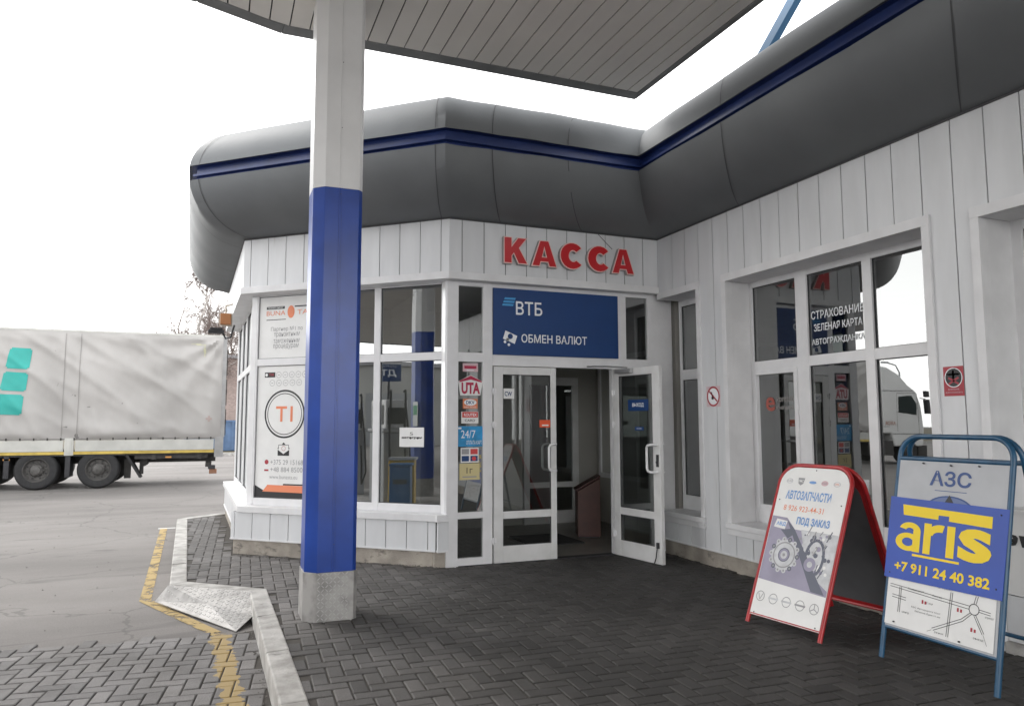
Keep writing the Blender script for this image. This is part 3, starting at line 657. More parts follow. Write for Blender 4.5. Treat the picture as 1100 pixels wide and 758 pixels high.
# entrance --------------------------------------------------------------
E0 = -0.10           # frame face
m = MB()
def kb_(x0, x1, z0, z1, o0=-0.17, o1=E0): m.fbox(FK, -x1, -x0, o0, o1, z0, z1)
kb_(-2.585, -2.457, 0.02, HB); kb_(-2.175, -2.068, 0.02, HB); kb_(-0.085, 0.25, 0.02, HB, -0.17, E0)
kb_(-0.585, -0.455, 0.02, 2.17)
kb_(-2.457, -2.175, 0.02, 0.11, -0.168, E0 - .002); kb_(-2.457, -2.175, 0.516, 0.584, -0.168, E0 - .002); kb_(-2.457, -2.175, 2.176, 2.276, -0.168, E0 - .002); kb_(-2.457, -2.175, 3.0, HB, -0.168, E0 - .002)
kb_(-2.068, -0.085, 2.14, 2.262, -0.168, E0 - .001); kb_(-2.068, -0.085, 3.0, HB, -0.168, E0 - .002); kb_(-0.50, -0.385, 2.262, 3.0, -0.168, E0 - .002)
kb_(-0.455, -0.085, 0.02, 0.11, -0.168, E0 - .002); kb_(-0.455, -0.085, 0.516, 0.584, -0.168, E0 - .002)
ef = m.build("entrance_frame", M_pvc, B, bevel=0.003)
for (x0, x1, z0, z1) in ((-2.457, -2.175, 0.11, 0.516), (-2.457, -2.175, 0.584, 2.176), (-2.457, -2.175, 2.276, 3.0), (-0.385, -0.085, 2.262, 3.0), (-0.455, -0.085, 0.11, 0.516), (-0.455, -0.085, 0.584, 2.14)):
    q = MB(); q.quad((x0, 0.13, z0), (x1, 0.13, z0), (x1, 0.13, z1), (x0, 0.13, z1)); q.build("pane", M_glass, ef)
m = MB(); m.box(-2.06, -0.50, 0.13, 0.16, 2.262, 3.0); m.build("transom_panel", M_room, B)
m = MB(); m.box(-2.45, -0.02, 0.09, 0.20, 0.012, 0.036); m.build("threshold", M_steel, B)

def leaf(fr, w, z0, z1, gl0, gl1, hinge_s, handle_s, hdir, label, hinges=True, side=1):
    mb = MB(); D = 0.045
    mb.fbox(fr, 0, gl0, -D, 0, z0, z1); mb.fbox(fr, gl1, w, -D, 0, z0, z1)
    for (a, b) in ((z0, 0.21), (0.495, 0.574), (2.048, z1)): mb.fbox(fr, gl0, gl1, -D + .002, -0.002, a, b)
    d = mb.build("door", M_door, B, bevel=0.004); d["label"] = label
    for (a, b) in ((0.21, 0.495), (0.574, 2.048)):
        q = MB(); q.quad(fr(gl0, -0.02, a), fr(gl1, -0.02, a), fr(gl1, -0.02, b), fr(gl0, -0.02, b)); q.build("pane", M_dglass, d)
        g2 = MB(); e = 0.006
        g2.fbox(fr, gl0, gl0 + e, -0.02, -0.004, a, b); g2.fbox(fr, gl1 - e, gl1, -0.02, -0.004, a, b); g2.fbox(fr, gl0 + e, gl1 - e, -0.02, -0.004, a, a + e); g2.fbox(fr, gl0 + e, gl1 - e, -0.02, -0.004, b - e, b); g2.build("gasket", M_back, d)
    for sgn, nm in ((1, "handle"), (-1, "handle")):
        o_ = 0.0 if sgn > 0 else -D; q = MB()
        pts = [fr(handle_s, o_, 1.285), fr(handle_s, o_ + sgn * 0.05, 1.285), fr(handle_s + hdir * 0.03, o_ + sgn * 0.065, 1.285), fr(handle_s + hdir * 0.075, o_ + sgn * 0.065, 1.275), fr(handle_s + hdir * 0.09, o_ + sgn * 0.065, 1.25),
               fr(handle_s + hdir * 0.09, o_ + sgn * 0.065, 1.03), fr(handle_s + hdir * 0.075, o_ + sgn * 0.065, 1.005), fr(handle_s + hdir * 0.03, o_ + sgn * 0.065, 0.995), fr(handle_s, o_ + sgn * 0.05, 0.995), fr(handle_s, o_, 0.995)]
        q.tube(pts, 0.014, 10); q.build(nm, M_pvc, d, smooth=True)
    for z in (0.27, 1.50, 1.86):
        q = MB(); q.lathe(fr(hinge_s, 0.008, z - 0.035), (0, 0, 1), [(0.001, 0), (0.012, 0), (0.012, 0.03), (0.009, 0.032), (0.009, 0.038), (0.012, 0.04), (0.012, 0.07), (0.001, 0.07)], 12)
        q.fbox(fr, hinge_s - 0.02, hinge_s + 0.035, -0.002, 0.006, z - 0.018, z + 0.03); q.build("hinge", M_pvc, d)
    return d
FD1 = Fr((-2.055, 0.088), (1, 0), (0, -1))
d1 = leaf(FD1, 0.745, 0.035, 2.132, 0.105, 0.675, -0.008, 0.712, -1, "closed left door leaf")
FD2 = Fr((-0.588, 0.085), (0.166, -0.986), (-0.986, -0.166))
d2 = leaf(FD2, 0.775, 0.035, 2.132, 0.105, 0.660, 0.0, 0.725, -1, "open right door leaf")
m = MB(); m.fbox(FD2, 0.10, 0.36, 0.001, 0.05, 2.075, 2.125); m.tube([FD2(0.30, 0.03, 2.135), (-0.80, -0.12, 2.15), (-0.92, 0.08, 2.16)], 0.009, 8); m.build("door_closer", M_chrome, d2)
m = MB(); m.fbox(FD2, 0.715, 0.75, 0.0, 0.008, 1.05, 1.18); m.lathe(FD2(0.732, 0.008, 1.10), FD2.n, [(0.001, 0.012), (0.012, 0.012), (0.012, 0)], 12); m.build("lock", M_steel, d2)
m = MB(); m.tube([FD2(0.72, 0.015, 0.235), FD2(0.70, 0.02, 0.10), FD2(0.675, 0.02, 0.045)], 0.006, 6); m.fbox(FD2, 0.705, 0.735, 0, 0.02, 0.20, 0.26); m.build("door_stop", M_steel, d2)

# interior ----------------------------------------------------------------
m = MB(); ipoly = [(-2.45, 0.2), (0.32, 0.2), (0.32, -11.9), (6, -11.9), (6, 8.5), (-1.9, 8.5), (-4.45, 5.5), (-4.40, 2.0)]
m.add([(x, y, 0.034) for x, y in ipoly], [tuple(range(len(ipoly)))]); m.build("floor", M_tile, B)
m = MB(); m.add([(x, y, 3.12) for x, y in reversed(ipoly)], [tuple(range(len(ipoly)))]); m.build("ceiling", M_room, B)
m = MB(); m.box(5.9, 6.0, -12, 8.5, 0, 3.1); m.box(-1.7, 6, 8.4, 8.5, 0, 3.1); m.box(0.3, 6, -12, -11.9, 0, 3.1)
m.box(0.62, 0.70, 0.12, 2.9, 0, 0.72); m.box(0.62, 0.70, 0.12, 0.6, 0.72, 3.1); m.box(0.62, 0.70, 2.62, 2.9, 0.72, 3.1); m.box(0.62, 0.70, 0.6, 2.62, 2.5, 3.1)
m.box(0.30, 0.70, 2.72, 2.80, 0, 3.1); m.box(-3.4, -0.62, 2.72, 2.80, 0, 3.1); m.box(-0.62, 0.30, 2.72, 2.80, 2.2, 3.1)
m.box(-2.62, -2.56, 1.0, 2.70, 0, 3.1); m.box(0.30, 0.66, 0.10, 0.17, 0, 3.1)
m.build("partition", M_room, B)
m = MB(); m.box(-0.61, -0.52, 2.68, 2.74, 0.03, 2.2); m.box(0.20, 0.29, 2.68, 2.74, 0.03, 2.2); m.box(-0.52, 0.20, 2.68, 2.74, 0.03, 0.22); m.box(-0.52, 0.20, 2.68, 2.74, 0.56, 0.64); m.box(-0.52, 0.20, 2.68, 2.74, 2.08, 2.2)
idr = m.build("inner_door", M_door, B); q = MB(); q.quad((-0.52, 2.71, 0.22), (0.20, 2.71, 0.22), (0.20, 2.71, 2.08), (-0.52, 2.71, 2.08)); q.build("pane", M_dglass, idr)
m = MB(); m.box(0.60, 0.63, 0.6, 2.62, 0.70, 0.77); m.box(0.60, 0.63, 0.6, 2.62, 2.43, 2.5); m.box(0.60, 0.63, 0.6, 0.66, 0.77, 2.43); m.box(0.60, 0.63, 2.56, 2.62, 0.77, 2.43); iw = m.build("inner_window", M_pvc, B)
q = MB(); q.quad((0.615, 0.66, 0.77), (0.615, 2.56, 0.77), (0.615, 2.56, 2.43), (0.615, 0.66, 2.43)); q.build("pane", M_glass, iw)
m = MB(); m.box(-1.25, -0.55, 0.9, 1.7, 0.036, 0.05); tag(m.build("doormat", M_rubber), "dark rubber mat just inside the open doorway", "doormat")

# eaves: bulging metal roll with a blue channel ----------------------------
path = [(-4.593 - 0.028 * 3.9 + 2.9, 1.815 + 3.9 + 2.9), FT(3.9, 0, 0)[:2], P2, P1, P0, (0, -12.0)]
def norms(pts):
    res = []
    for i in range(len(pts)):
        ns = []
        if i > 0: t = (Vector(pts[i]) - Vector(pts[i - 1])).normalized(); ns.append(Vector((t.y, -t.x)))
        if i < len(pts) - 1: t = (Vector(pts[i + 1]) - Vector(pts[i])).normalized(); ns.append(Vector((t.y, -t.x)))
        res.append((ns[0] + ns[-1]) / (1 + ns[0].dot(ns[-1])) if len(ns) == 2 else ns[0])
    return res
pn = norms(path)
# check the side: outwards must point to -Y at P0..P1
if pn[3].y > 0: pn = [-v for v in pn]
def arc(a0, a1, n, r=0.635, c=(0.0, 4.345)):
    return [(c[0] + r * math.cos(R_(a0 + (a1 - a0) * i / n)), c[1] + r * math.sin(R_(a0 + (a1 - a0) * i / n))) for i in range(n + 1)]
low = [(-0.03, 3.698)] + arc(-88, -7, 14) + [(0.585, 4.272)]
chan = [(0.585, 4.272), (0.555, 4.276), (0.55, 4.315), (0.590, 4.325), (0.590, 4.350), (0.55, 4.360), (0.548, 4.432), (0.60, 4.440)]
upp = [(0.60, 4.440)] + arc(8, 98, 15) + [(-0.35, 5.0)]
def sweep(prof, mat_, name, parent, sub=12, dents=0.0):
    mb = MB(); rows_ = []
    stations = []
    for i in range(len(path) - 1):
        k = sub if i < 5 else 1
        for j in range(k): stations.append((i, j / k))
    stations.append((len(path) - 2, 1.0))
    for (i, t) in stations:
        p = Vector(path[i]).lerp(Vector(path[i + 1]), t); nv = pn[i].lerp(pn[i + 1], t)
        row = []
        for q, (o, z) in enumerate(prof):
            d = 0
            if dents: d = dents * (math.sin(p.x * 3.1 + z * 5 + p.y * 2.3) * math.sin(p.y * 4.3 - z * 3.7 + 1.3) + 0.6 * math.sin(p.x * 8.7 + p.y * 7.1 + z * 9)) * (0.2 if q in (0, len(prof) - 1) else 1)
            pp = p + nv * (o + d); row.append((pp.x, pp.y, z + d * 0.4))
        rows_.append(row)
    n = len(prof); vs_ = [x for r in rows_ for x in r]
    fs = [(i * n + j, i * n + j + 1, (i + 1) * n + j + 1, (i + 1) * n + j) for i in range(len(rows_) - 1) for j in range(n - 1)]
    mb.add(vs_, fs)
    return mb.build(name, mat_, parent, smooth=True)
e1 = sweep(low, M_gut, "eaves_roll", B, 20, 0.007)
e2 = sweep(upp, M_gut, "eaves_roll", B, 20, 0.006)
e3 = sweep(chan, M_blueg, "blue_channel", B, 4)
# sheet joints on the roll
def seam(i, dist):
    a, b = Vector(path[i]), Vector(path[i + 1]); L_ = (b - a).length; t = dist / L_
    p = a.lerp(b, t); nv = pn[i].lerp(pn[i + 1], t); tt = (b - a).normalized()
    for prof in (low[1:-1], upp[1:-1]):
        mb = MB(); vs_ = []; hw = 0.005
        for (o, z) in prof:
            c = Vector((0.0, 4.345)); v = (Vector((o, z)) - c).normalized() * 0.0045
            for s_ in (-hw, hw):
                pp = p + nv * (o + v.x) + tt * s_; vs_.append((pp.x, pp.y, z + v.y))
        n = len(prof); mb.add(vs_, [(2 * k, 2 * k + 1, 2 * k + 3, 2 * k + 2) for k in range(n - 1)]); mb.build("seam", M_seam, e1 if prof[0] == low[1] else e2)
for d in (0.20, 0.99, 1.80, 2.5):
    seam(3, 2.5968 - 2.011 if d == 0.20 else (2.5968 - 1.009 if d == 0.99 else d)) if d < 1.5 else None
seam(2, 0.02 + 2.698 - 2.60); seam(2, 2.698 - 0.09)
seam(4, 1.496); seam(4, 3.9); seam(4, 6.3); seam(1, 3.9 - 0.45); seam(1, 1.9)
# thin dark gap line where the roll meets the panels
m = MB(); 
def lw(o): return [(path[i][0] + pn[i].x * o, path[i][1] + pn[i].y * o) for i in range(1, 6)]
a, b = lw(0.012), lw(-0.02)
for i in range(4): m.hexa([(*a[i], 3.693), (*a[i + 1], 3.693), (*b[i + 1], 3.693), (*b[i], 3.693), (*a[i], 3.707), (*a[i + 1], 3.707), (*b[i + 1], 3.707), (*b[i], 3.707)])
m.build("shadow_gap", M_seam, B)
m = MB(); rp = [(x + nv.x * -0.30, y + nv.y * -0.30) for (x, y), nv in zip(path, pn)] + [(7, -12), (7, 12), (1, 12)]
m.add([(x, y, 4.99) for x, y in rp], [tuple(range(len(rp)))]); m.build("roof", M_roof, B)
m = MB(); m.box(6.05, 6.15, -12, 11, 0, 4.9); m.box(0, 6.1, -12.1, -12.0, 0, 4.9)
pA = FT(3.86, -0.24, 0)[:2]; pB = (path[0][0] + .2, path[0][1])
m.hexa([(pA[0], pA[1], 0), (pB[0], pB[1], 0), (pB[0] + .1, pB[1], 0), (pA[0] + .1, pA[1], 0), (pA[0], pA[1], 4.3), (pB[0], pB[1], 4.3), (pB[0] + .1, pB[1], 4.3), (pA[0] + .1, pA[1], 4.3)])
m.box(-1.8, 6.1, 8.6, 8.7, 0, 4.9); m.build("rear_wall", M_clad, B)
# backing above the fascia so no light leaks through the roll
m = MB()
for i in range(1, 5):
    a0, a1 = path[i], path[i + 1]; o = -0.05
    A0 = (a0[0] + pn[i].x * o, a0[1] + pn[i].y * o); A1 = (a1[0] + pn[i + 1].x * o, a1[1] + pn[i + 1].y * o)
    m.quad((*A0, 3.6), (*A1, 3.6), (*A1, 4.95), (*A0, 4.95))
m.build("attic_wall", M_room, B)

# ------------------------------------------------------------------ station canopy
K = thing("fuel_canopy", (-4.0, -1.3, PAV), "large flat forecourt canopy with beige slatted underside carried by blue and white columns", "canopy")
HC = 5.05
cpoly = [(-0.70, -0.70), (-4.41, -0.70), (-5.11, -0.96), (-6.3, -1.12), (-27, -1.3), (-27, -12), (-0.70, -12)]
m = MB(); bw = 0.14
x = -0.70 - 0.05; xs = []
def edge_y(xx):
    pts = [(-0.70, -0.70), (-4.41, -0.70), (-5.11, -0.96), (-6.3, -1.12), (-27, -1.3)]
    for i in range(len(pts) - 1):
        if pts[i + 1][0] <= xx <= pts[i][0]:
            t = (xx - pts[i][0]) / (pts[i + 1][0] - pts[i][0]); return pts[i][1] + t * (pts[i + 1][1] - pts[i][1])
    return -0.7
pw = 0.1735; k = 0
g0 = -0.88
edges_ = [-0.755] + [g0 - pw * i for i in range(0, 155)]
for i in range(len(edges_) - 1):
    a, b = edges_[i], edges_[i + 1]
    if b < -26.9: break
    y0, y1 = edge_y(a) - bw, edge_y(b) - bw; gp = 0.0058
    for (ya, yb) in (((y0, y1), None), ):
        pass
    for seg0, seg1 in ((None, -3.6), (-3.61, -7.6), (-7.61, -11.95)):
        t0 = y0 if seg0 is None else seg0; t1 = y1 if seg0 is None else seg0
        dz = random.uniform(-0.0015, 0.0015)
        m.hexa([(b + gp, t1, HC + dz), (b + gp, seg1, HC + dz), (a - gp, seg1, HC + dz), (a - gp, t0, HC + dz), (b + gp, t1, HC + 0.012), (b + gp, seg1, HC + 0.012), (a - gp, seg1, HC + 0.012), (a - gp, t0, HC + 0.012)])
m.build("soffit", M_soffit, K)
m = MB(); m.add([(x, y, HC + 0.014) for x, y in reversed(cpoly)], [tuple(range(7))]); m.build("soffit_backing", M_back, K)
m = MB()
def inset(i, d): pass
inp = [(-0.755, -0.84), (-4.40, -0.84), (-5.08, -1.09), (-6.28, -1.255), (-26.9, -1.44), (-26.9, -11.95), (-0.755, -11.95)]
for i in range(7):
    a, b, c, d = cpoly[i], cpoly[(i + 1) % 7], inp[(i + 1) % 7], inp[i]
    m.hexa([(*a, HC - 0.018), (*b, HC - 0.018), (*c, HC - 0.006), (*d, HC - 0.006), (*a, HC + 0.36), (*b, HC + 0.36), (*c, HC + 0.36), (*d, HC + 0.36)])
m.build("edge_trim", M_cfascia, K, bevel=0.01)
m = MB(); m.add([(x, y, HC + 0.37) for x, y in cpoly], [tuple(range(7))]); m.build("roof", M_roof, K)

def column(x0, x1, y0, y1, base, parent, notice=False, label=None):
    ch = 0.085
    def ring(e, c_=ch):
        X0, X1, Y0, Y1 = x0 - e, x1 + e, y0 - e, y1 + e
        return [(X0 + c_, Y0), (X1 - c_ * .35, Y0), (X1, Y0 + c_ * .35), (X1, Y1 - c_), (X1 - c_, Y1), (X0 + c_, Y1), (X0, Y1 - c_), (X0, Y0 + c_)]
    rt = MB(); rt.prism(ring(0.0), 3.40, HC - 0.001); up = rt.build("column", M_colw, parent)
    if label: up["label"] = label
    q = MB(); q.prism(ring(0.0), 0.39, 3.399); q.build("blue_cladding", M_blue, up, bevel=0.004)
    q = MB(); q.prism(ring(0.008), base, 0.392); gd = q.build("base_guard", M_check, up, bevel=0.003)
    st = MB()     # raised tread studs on the base guard
    xs_ = x0 + ch; yy = y0 - 0.0085
    rws = int((0.39 - base) / 0.03)
    for r in range(rws):
        nc = int((x1 - xs_ - 0.03) / 0.03)
        for c in range(nc):
            cx = xs_ + 0.015 + c * 0.03; cz = base + 0.02 + r * 0.03; sg = 1 if (r + c) % 2 else -1
            w = Vector((0.011, 0, 0.011 * sg)); nrm = Vector((-w.z, 0, w.x)).normalized() * 0.003; cc = Vector((cx, yy, cz))
            st.ext([cc - w - nrm * .3, cc - nrm, cc + w - nrm * .3, cc + w + nrm * .3, cc + nrm, cc - w + nrm * .3], (0, -0.003, 0))
    if base > -0.1: st.build("tread_studs", M_stud, gd)
    q = MB()        # standing joint between the two cladding sheets on every face
    xm = (x0 + x1) / 2 + 0.01
    q.box(xm - 0.004, xm, y0 - 0.006, y0 + 0.01, 3.40, HC); q.box(xm + 0.012, xm + 0.0145, y0 - 0.0015, y0 + 0.01, 3.40, HC); q.build("sheet_joint", M_colw, up)
    q = MB(); q.box(xm - 0.008, xm, y0 - 0.007, y0 + 0.01, 0.395, 3.397); q.box(xm + 0.012, xm + 0.018, y0 - 0.005, y0 + 0.01, 0.395, 3.397); q.build("sheet_joint", M_blue, up)
    q = MB()
    for z in [0.6 + 0.55 * i for i in range(8)]: q.lathe((xm + 0.006, y0 - 0.001, z), (0, -1, 0), [(0.004, 0), (0.004, 0.002), (0.001, 0.003)], 8)
    q.build("rivets", M_seam, up)
    return up
colA = column(-4.185, -3.80, -1.54, -1.12, 0.0, K, label="column standing on the pavement corner")
colB = column(-9.85, -9.45, -2.35, -1.95, ROAD, K, label="column standing among the pumps")
column(-15.65, -15.25, -2.35, -1.95, ROAD, K, label="third column along the pumps"); column(-21.4, -21.0, -2.35, -1.95, ROAD, K, label="last column along the pumps")
q = MB(); q.box(-9.60 - 0.02, -9.36, -1.9475, -1.943, 1.45, 1.95, 0); q.box(-9.60, -9.38, -1.9429, -1.942, 1.68, 1.88, 1)
qn = q.build("price_notice", [M_paper, M_green]); tag(qn, "paper notice with a green block taped to the far blue column", "notice")

# blue brace on the roof
m = MB(); a = Vector((-0.12, -2.0, 4.95)); b = Vector((0.0, -4.1, 6.75))
t = (b - a).normalized(); sx_ = Vector((1, 0, 0)) * 0.035; sy_ = t.cross(Vector((1, 0, 0))).normalized() * 0.05
m.hexa([a - sx_ - sy_, a + sx_ - sy_, a + sx_ + sy_, a - sx_ + sy_, b - sx_ - sy_, b + sx_ - sy_, b + sx_ + sy_, b - sx_ + sy_])
m.box(-0.2, -0.04, -2.1, -1.9, 4.96, 4.985)
tag(m.build("steel_brace", mat("brace_blue", (0.05, 0.14, 0.26), 0.4)), "slanting blue steel brace rising from the shop roof", "brace")

# ------------------------------------------------------------------ signs on the building
# red letters
LT = thing("letter_sign", (-1.18, -0.03, 3.24), "raised red letters КАССА fixed to the white fascia above the entrance", "sign")
spec = [("К", -1.995, -1.722, 3.253, 3.543), ("А", -1.668, -1.360, 3.246, 3.537), ("С", -1.320, -1.046, 3.240, 3.546), ("С", -0.973, -0.697, 3.237, 3.541), ("А", -0.657, -0.362, 3.238, 3.530)]
def ext_text(txt, x0, x1, z0, z1, yf, yb, bold, mats3, parent, grow=0.0):
    vs_, fs = text_geo(txt, bold, 0.5); xa = min(v.x for v in vs_); xb = max(v.x for v in vs_); ya = min(v.y for v in vs_); yb_ = max(v.y for v in vs_)
    mb = MB(); pts = [Vector((x0 - grow + (v.x - xa) / (xb - xa) * (x1 - x0 + 2 * grow), yf if v.z > 0 else yb, z0 - grow + (v.y - ya) / (yb_ - ya) * (z1 - z0 + 2 * grow))) for v in vs_]
    mb.add(pts, fs); o = mb.build("letter", mats3, parent)
    me = o.data
    for p in me.polygons:
        if abs(p.normal.y) < 0.5: p.material_index = 1
    return o
def thick_outline(c):
    """heavy block letters as closed outlines in a unit box (outer, hole)"""
    if c == "К": return [(0, 0), (.34, 0), (.34, .28), (.42, .38), (.62, 0), (1.03, 0), (.66, .60), (1.0, 1), (.60, 1), (.34, .68), (.34, 1), (0, 1)], None
    if c == "А": return [(0, 0), (.31, 0), (.36, .17), (.64, .17), (.69, 0), (1, 0), (.67, 1), (.33, 1)], [(.42, .37), (.50, .70), (.58, .37)]
    pts = []; n = 18     # С
    for i in range(n + 1):
        a_ = R_(38 + (322 - 38) * i / n); pts.append((.52 + .52 * math.cos(a_), .5 + .52 * math.sin(a_)))
    for i in range(n + 1):
        a_ = R_(318 - (318 - 42) * i / n); pts.append((.55 + .17 * math.cos(a_), .5 + .21 * math.sin(a_)))
    mxx = max(p[0] for p in pts); mnx = min(p[0] for p in pts); mny = min(p[1] for p in pts); mxy = max(p[1] for p in pts)
    return [((a - mnx) / (mxx - mnx), (b - mny) / (mxy - mny)) for a, b in pts], None
def letter_solid(c, x0, x1, z0, z1, yf, yb, mats3, parent, nm, grow=0.0):
    out, hole = thick_outline(c); cx, cz = (x0 + x1) / 2, (z0 + z1) / 2
    cu = bpy.data.curves.new(nm, 'CURVE'); cu.dimensions = '2D'; cu.fill_mode = 'BOTH'; cu.extrude = 0.5; cu.offset = grow
    for ps in (out, hole):
        if not ps: continue
        sp = cu.splines.new('POLY'); sp.points.add(len(ps) - 1)
        for k, (a_, b_) in enumerate(ps): sp.points[k].co = (a_ * (x1 - x0), b_ * (z1 - z0), 0, 1)
        sp.use_cyclic_u = True
    ob = bpy.data.objects.new(nm, cu); C.objects.link(ob); dg = bpy.context.evaluated_depsgraph_get(); dg.update()
    me = bpy.data.meshes.new_from_object(ob.evaluated_get(dg)); vs_ = [v.co.copy() for v in me.vertices]; fs = [tuple(p.vertices) for p in me.polygons]
    bpy.data.objects.remove(ob); bpy.data.curves.remove(cu); bpy.data.meshes.remove(me)
    mb = MB(); mb.add([(x0 + v.x, yf if v.z > 0 else yb, z0 + v.y) for v in vs_], fs); o = mb.build(nm, mats3, parent)
    for p in o.data.polygons:
        if abs(p.normal.y) < 0.5: p.material_index = 1
    return o
for (c, x0, x1, z0, z1) in spec:
    l = letter_solid(c, x0, x1, z0, z1, -0.062, -0.012, [M_pinkedge, M_grey], LT, "letter", 0.004)
    letter_solid(c, x0, x1, z0, z1, -0.068, -0.0625, [M_red, M_red], l, "face", -0.007)
m = MB(); m.tube([(-0.80, -0.006, 3.69), (-0.70, -0.008, 3.60), (-0.62, -0.010, 3.53)], .003, 6); m.build("cable", M_seam, LT)
# bank banner over the door
BN = thing("bank_banner", (-1.28, 0.09, 2.26), "dark blue exchange office banner reading ВТБ ОБМЕН ВАЛЮТ above the doors", "banner")
m = MB(); m.box(-2.066, -0.505, 0.080, 0.0985, 2.262, 2.998); m.build("panel", M_signblue, BN, bevel=0.002)
o = (0, 0.078, 0); EX = Vector((1, 0, 0)); m = MB()
put_text(m, "ВТБ", (-1.80, 0.079, 2.712), EX, EZ, 0.32, 0.150, 0, 0.012)
m.build("lettering", M_whitev, BN); m = MB()
put_text(m, "ОБМЕН ВАЛЮТ", (-1.735, 0.079, 2.405), EX, EZ, 0.815, 0.095, 0, 0.012)
m.build("lettering", M_whitev, BN); m = MB()
poly2(m, (0, 0.0775, 0), EX, EZ, [(-1.955, 2.44), (-1.925, 2.53), (-1.785, 2.475), (-1.815, 2.385)], 0, 0)
for cx, cz in ((-1.93, 2.405), (-1.885, 2.375), (-1.90, 2.43)): disc(m, (0, 0.0775, 0), EX, EZ, cx, cz, 0.016, 0, 0)
disc(m, (0, 0.0765, 0), EX, EZ, -1.868, 2.468, 0.030, 0, 1)
m.build("banknote_symbol", [M_whitev, M_signblue, M_cyan], BN); m = MB()
for k in range(3): poly2(m, (0, 0.0775, 0), EX, EZ, [(-1.965 + 0.012 * (k), 2.805 + k * 0.035), (-1.835 + 0.012 * k, 2.805 + k * 0.035), (-1.825 + 0.012 * k, 2.828 + k * 0.035), (-1.955 + 0.012 * k, 2.828 + k * 0.035)], 0, 2)
m.build("emblem", [M_whitev, M_signblue, M_cyan], BN)

def sticker(name, fr_o, ex, x0, x1, z0, z1, m_, label, cat="sticker", prints=(), th=0.0012, group=None, extra=None):
    """flat sheet lying on a pane or panel. fr_o: a point of the plane at s=0, ex: direction"""
    mb = MB(); flat_rect(mb, fr_o, ex, EZ, x0, x1, z0, z1, 0.0, 0, th)
    mats_ = [m_]
    for pr in prints:
        kind = pr[0]; m2 = pr[1]
        if m2 not in mats_: mats_.append(m2)
        mi = mats_.index(m2); w = x1 - x0; h = z1 - z0
        if kind == 't':
            _, _, txt, a, b, c, d, bold = pr
            put_text(mb, txt, Vector(fr_o) + Vector(ex) * (x0 + a * w) + EZ * (z0 + c * h), ex, EZ, (b - a) * w, (d - c) * h, mi, bold, 0.0016)
        elif kind == 'r':
            a, b, c, d = pr[2:6]; flat_rect(mb, fr_o, ex, EZ, x0 + a * w, x0 + b * w, z0 + c * h, z0 + d * h, 0.0008 if len(pr) == 6 else 0.0012, mi)
        elif kind == 'e':
            _, _, a, c, rx_, ry_ = pr[:6]; disc(mb, fr_o, ex, EZ, x0 + a * w, z0 + c * h, rx_ * w, pr[6] if len(pr) > 6 else 0.001, mi, ry=ry_ * h)
        elif kind == 'ring':
            _, _, a, c, r1_, r2_ = pr[:6]; disc(mb, fr_o, ex, EZ, x0 + a * w, z0 + c * h, r1_ * w, 0.0014, mi, r2=r2_ * w, ry=r1_ * w)
        elif kind == 'p':
            poly2(mb, fr_o, ex, EZ, [(x0 + a * w, z0 + c * h) for a, c in pr[2]], pr[3] if len(pr) > 3 else 0.001, mi)
        elif kind == 'l':
            line2(mb, fr_o, ex, EZ, (x0 + pr[2][0] * w, z0 + pr[2][1] * h), (x0 + pr[3][0] * w, z0 + pr[3][1] * h), pr[4], 0.0015, mi)
    ob = mb.build(name, mats_); return tag(ob, label, cat, group)
PK = (0, 0.122, 0)      # on the sidelight glass
GS = "stickers on the glass left of the entrance"
sticker("sticker", PK, EX, -2.401, -2.228, 2.071, 2.161, M_pink, "small pink label at the top of the narrow pane beside the door", prints=[('r', M_crim, .1, .9, .35, .7), ('r', M_whitev, .25, .75, .1, .2)], group=GS)
mb = MB(); uo = PK
poly2(mb, uo, EX, EZ, [(-2.43, 1.815), (-2.20, 1.815), (-2.171, 1.965), (-2.31, 2.035), (-2.452, 1.965)], 0.0, 0)
poly2(mb, uo, EX, EZ, [(-2.44, 1.955), (-2.435, 1.972), (-2.31, 2.028), (-2.188, 1.972), (-2.183, 1.955), (-2.31, 1.985)], 0.001, 1)
put_text(mb, "UTA", Vector(uo) + Vector((-2.415, 0, 1.83)), EX, EZ, 0.21, 0.125, 1, 0.045)
tag(mb.build("sticker", [M_paper, M_crim]), "white house-shaped sticker with crimson UTA letters on the narrow pane", "sticker", GS)
sticker("sticker", PK, EX, -2.399, -2.231, 1.674, 1.779, mat("sticker_orange", (0.70, 0.22, 0.10), 0.5), "orange sticker with white oval reading DKV below the crimson letters", prints=[('e', M_whitev, .5, .62, .42, .33), ('t', M_signblue, "DKV", .22, .78, .45, .8, .02), ('t', M_whitev, "EURO SERVICE", .1, .9, .08, .22, .01)], group=GS)
sticker("sticker", PK, EX, -2.415, -2.222, 1.516, 1.642, M_paper, "white sticker with a red upper band above the blue poster", prints=[('r', mat("sticker_red", (0.60, 0.05, 0.04), 0.5), .05, .97, .5, .97), ('t', M_whitev, "ROUTEX", .15, .9, .6, .85, .02), ('t', M_black, "CARD", .2, .8, .15, .35, .01)], group=GS)
sticker("sticker", PK, EX, -2.461, -2.168, 1.269, 1.486, M_skyst, "bright blue sticker spanning the narrow pane", prints=[('t', M_whitev, "24/7", .15, .7, .42, .8, .0), ('t', M_whitev, "ОПЛАТА КАРТ", .35, .95, .1, .3, .0), ('r', M_whitev, .04, .16, .86, .95)], group=GS)
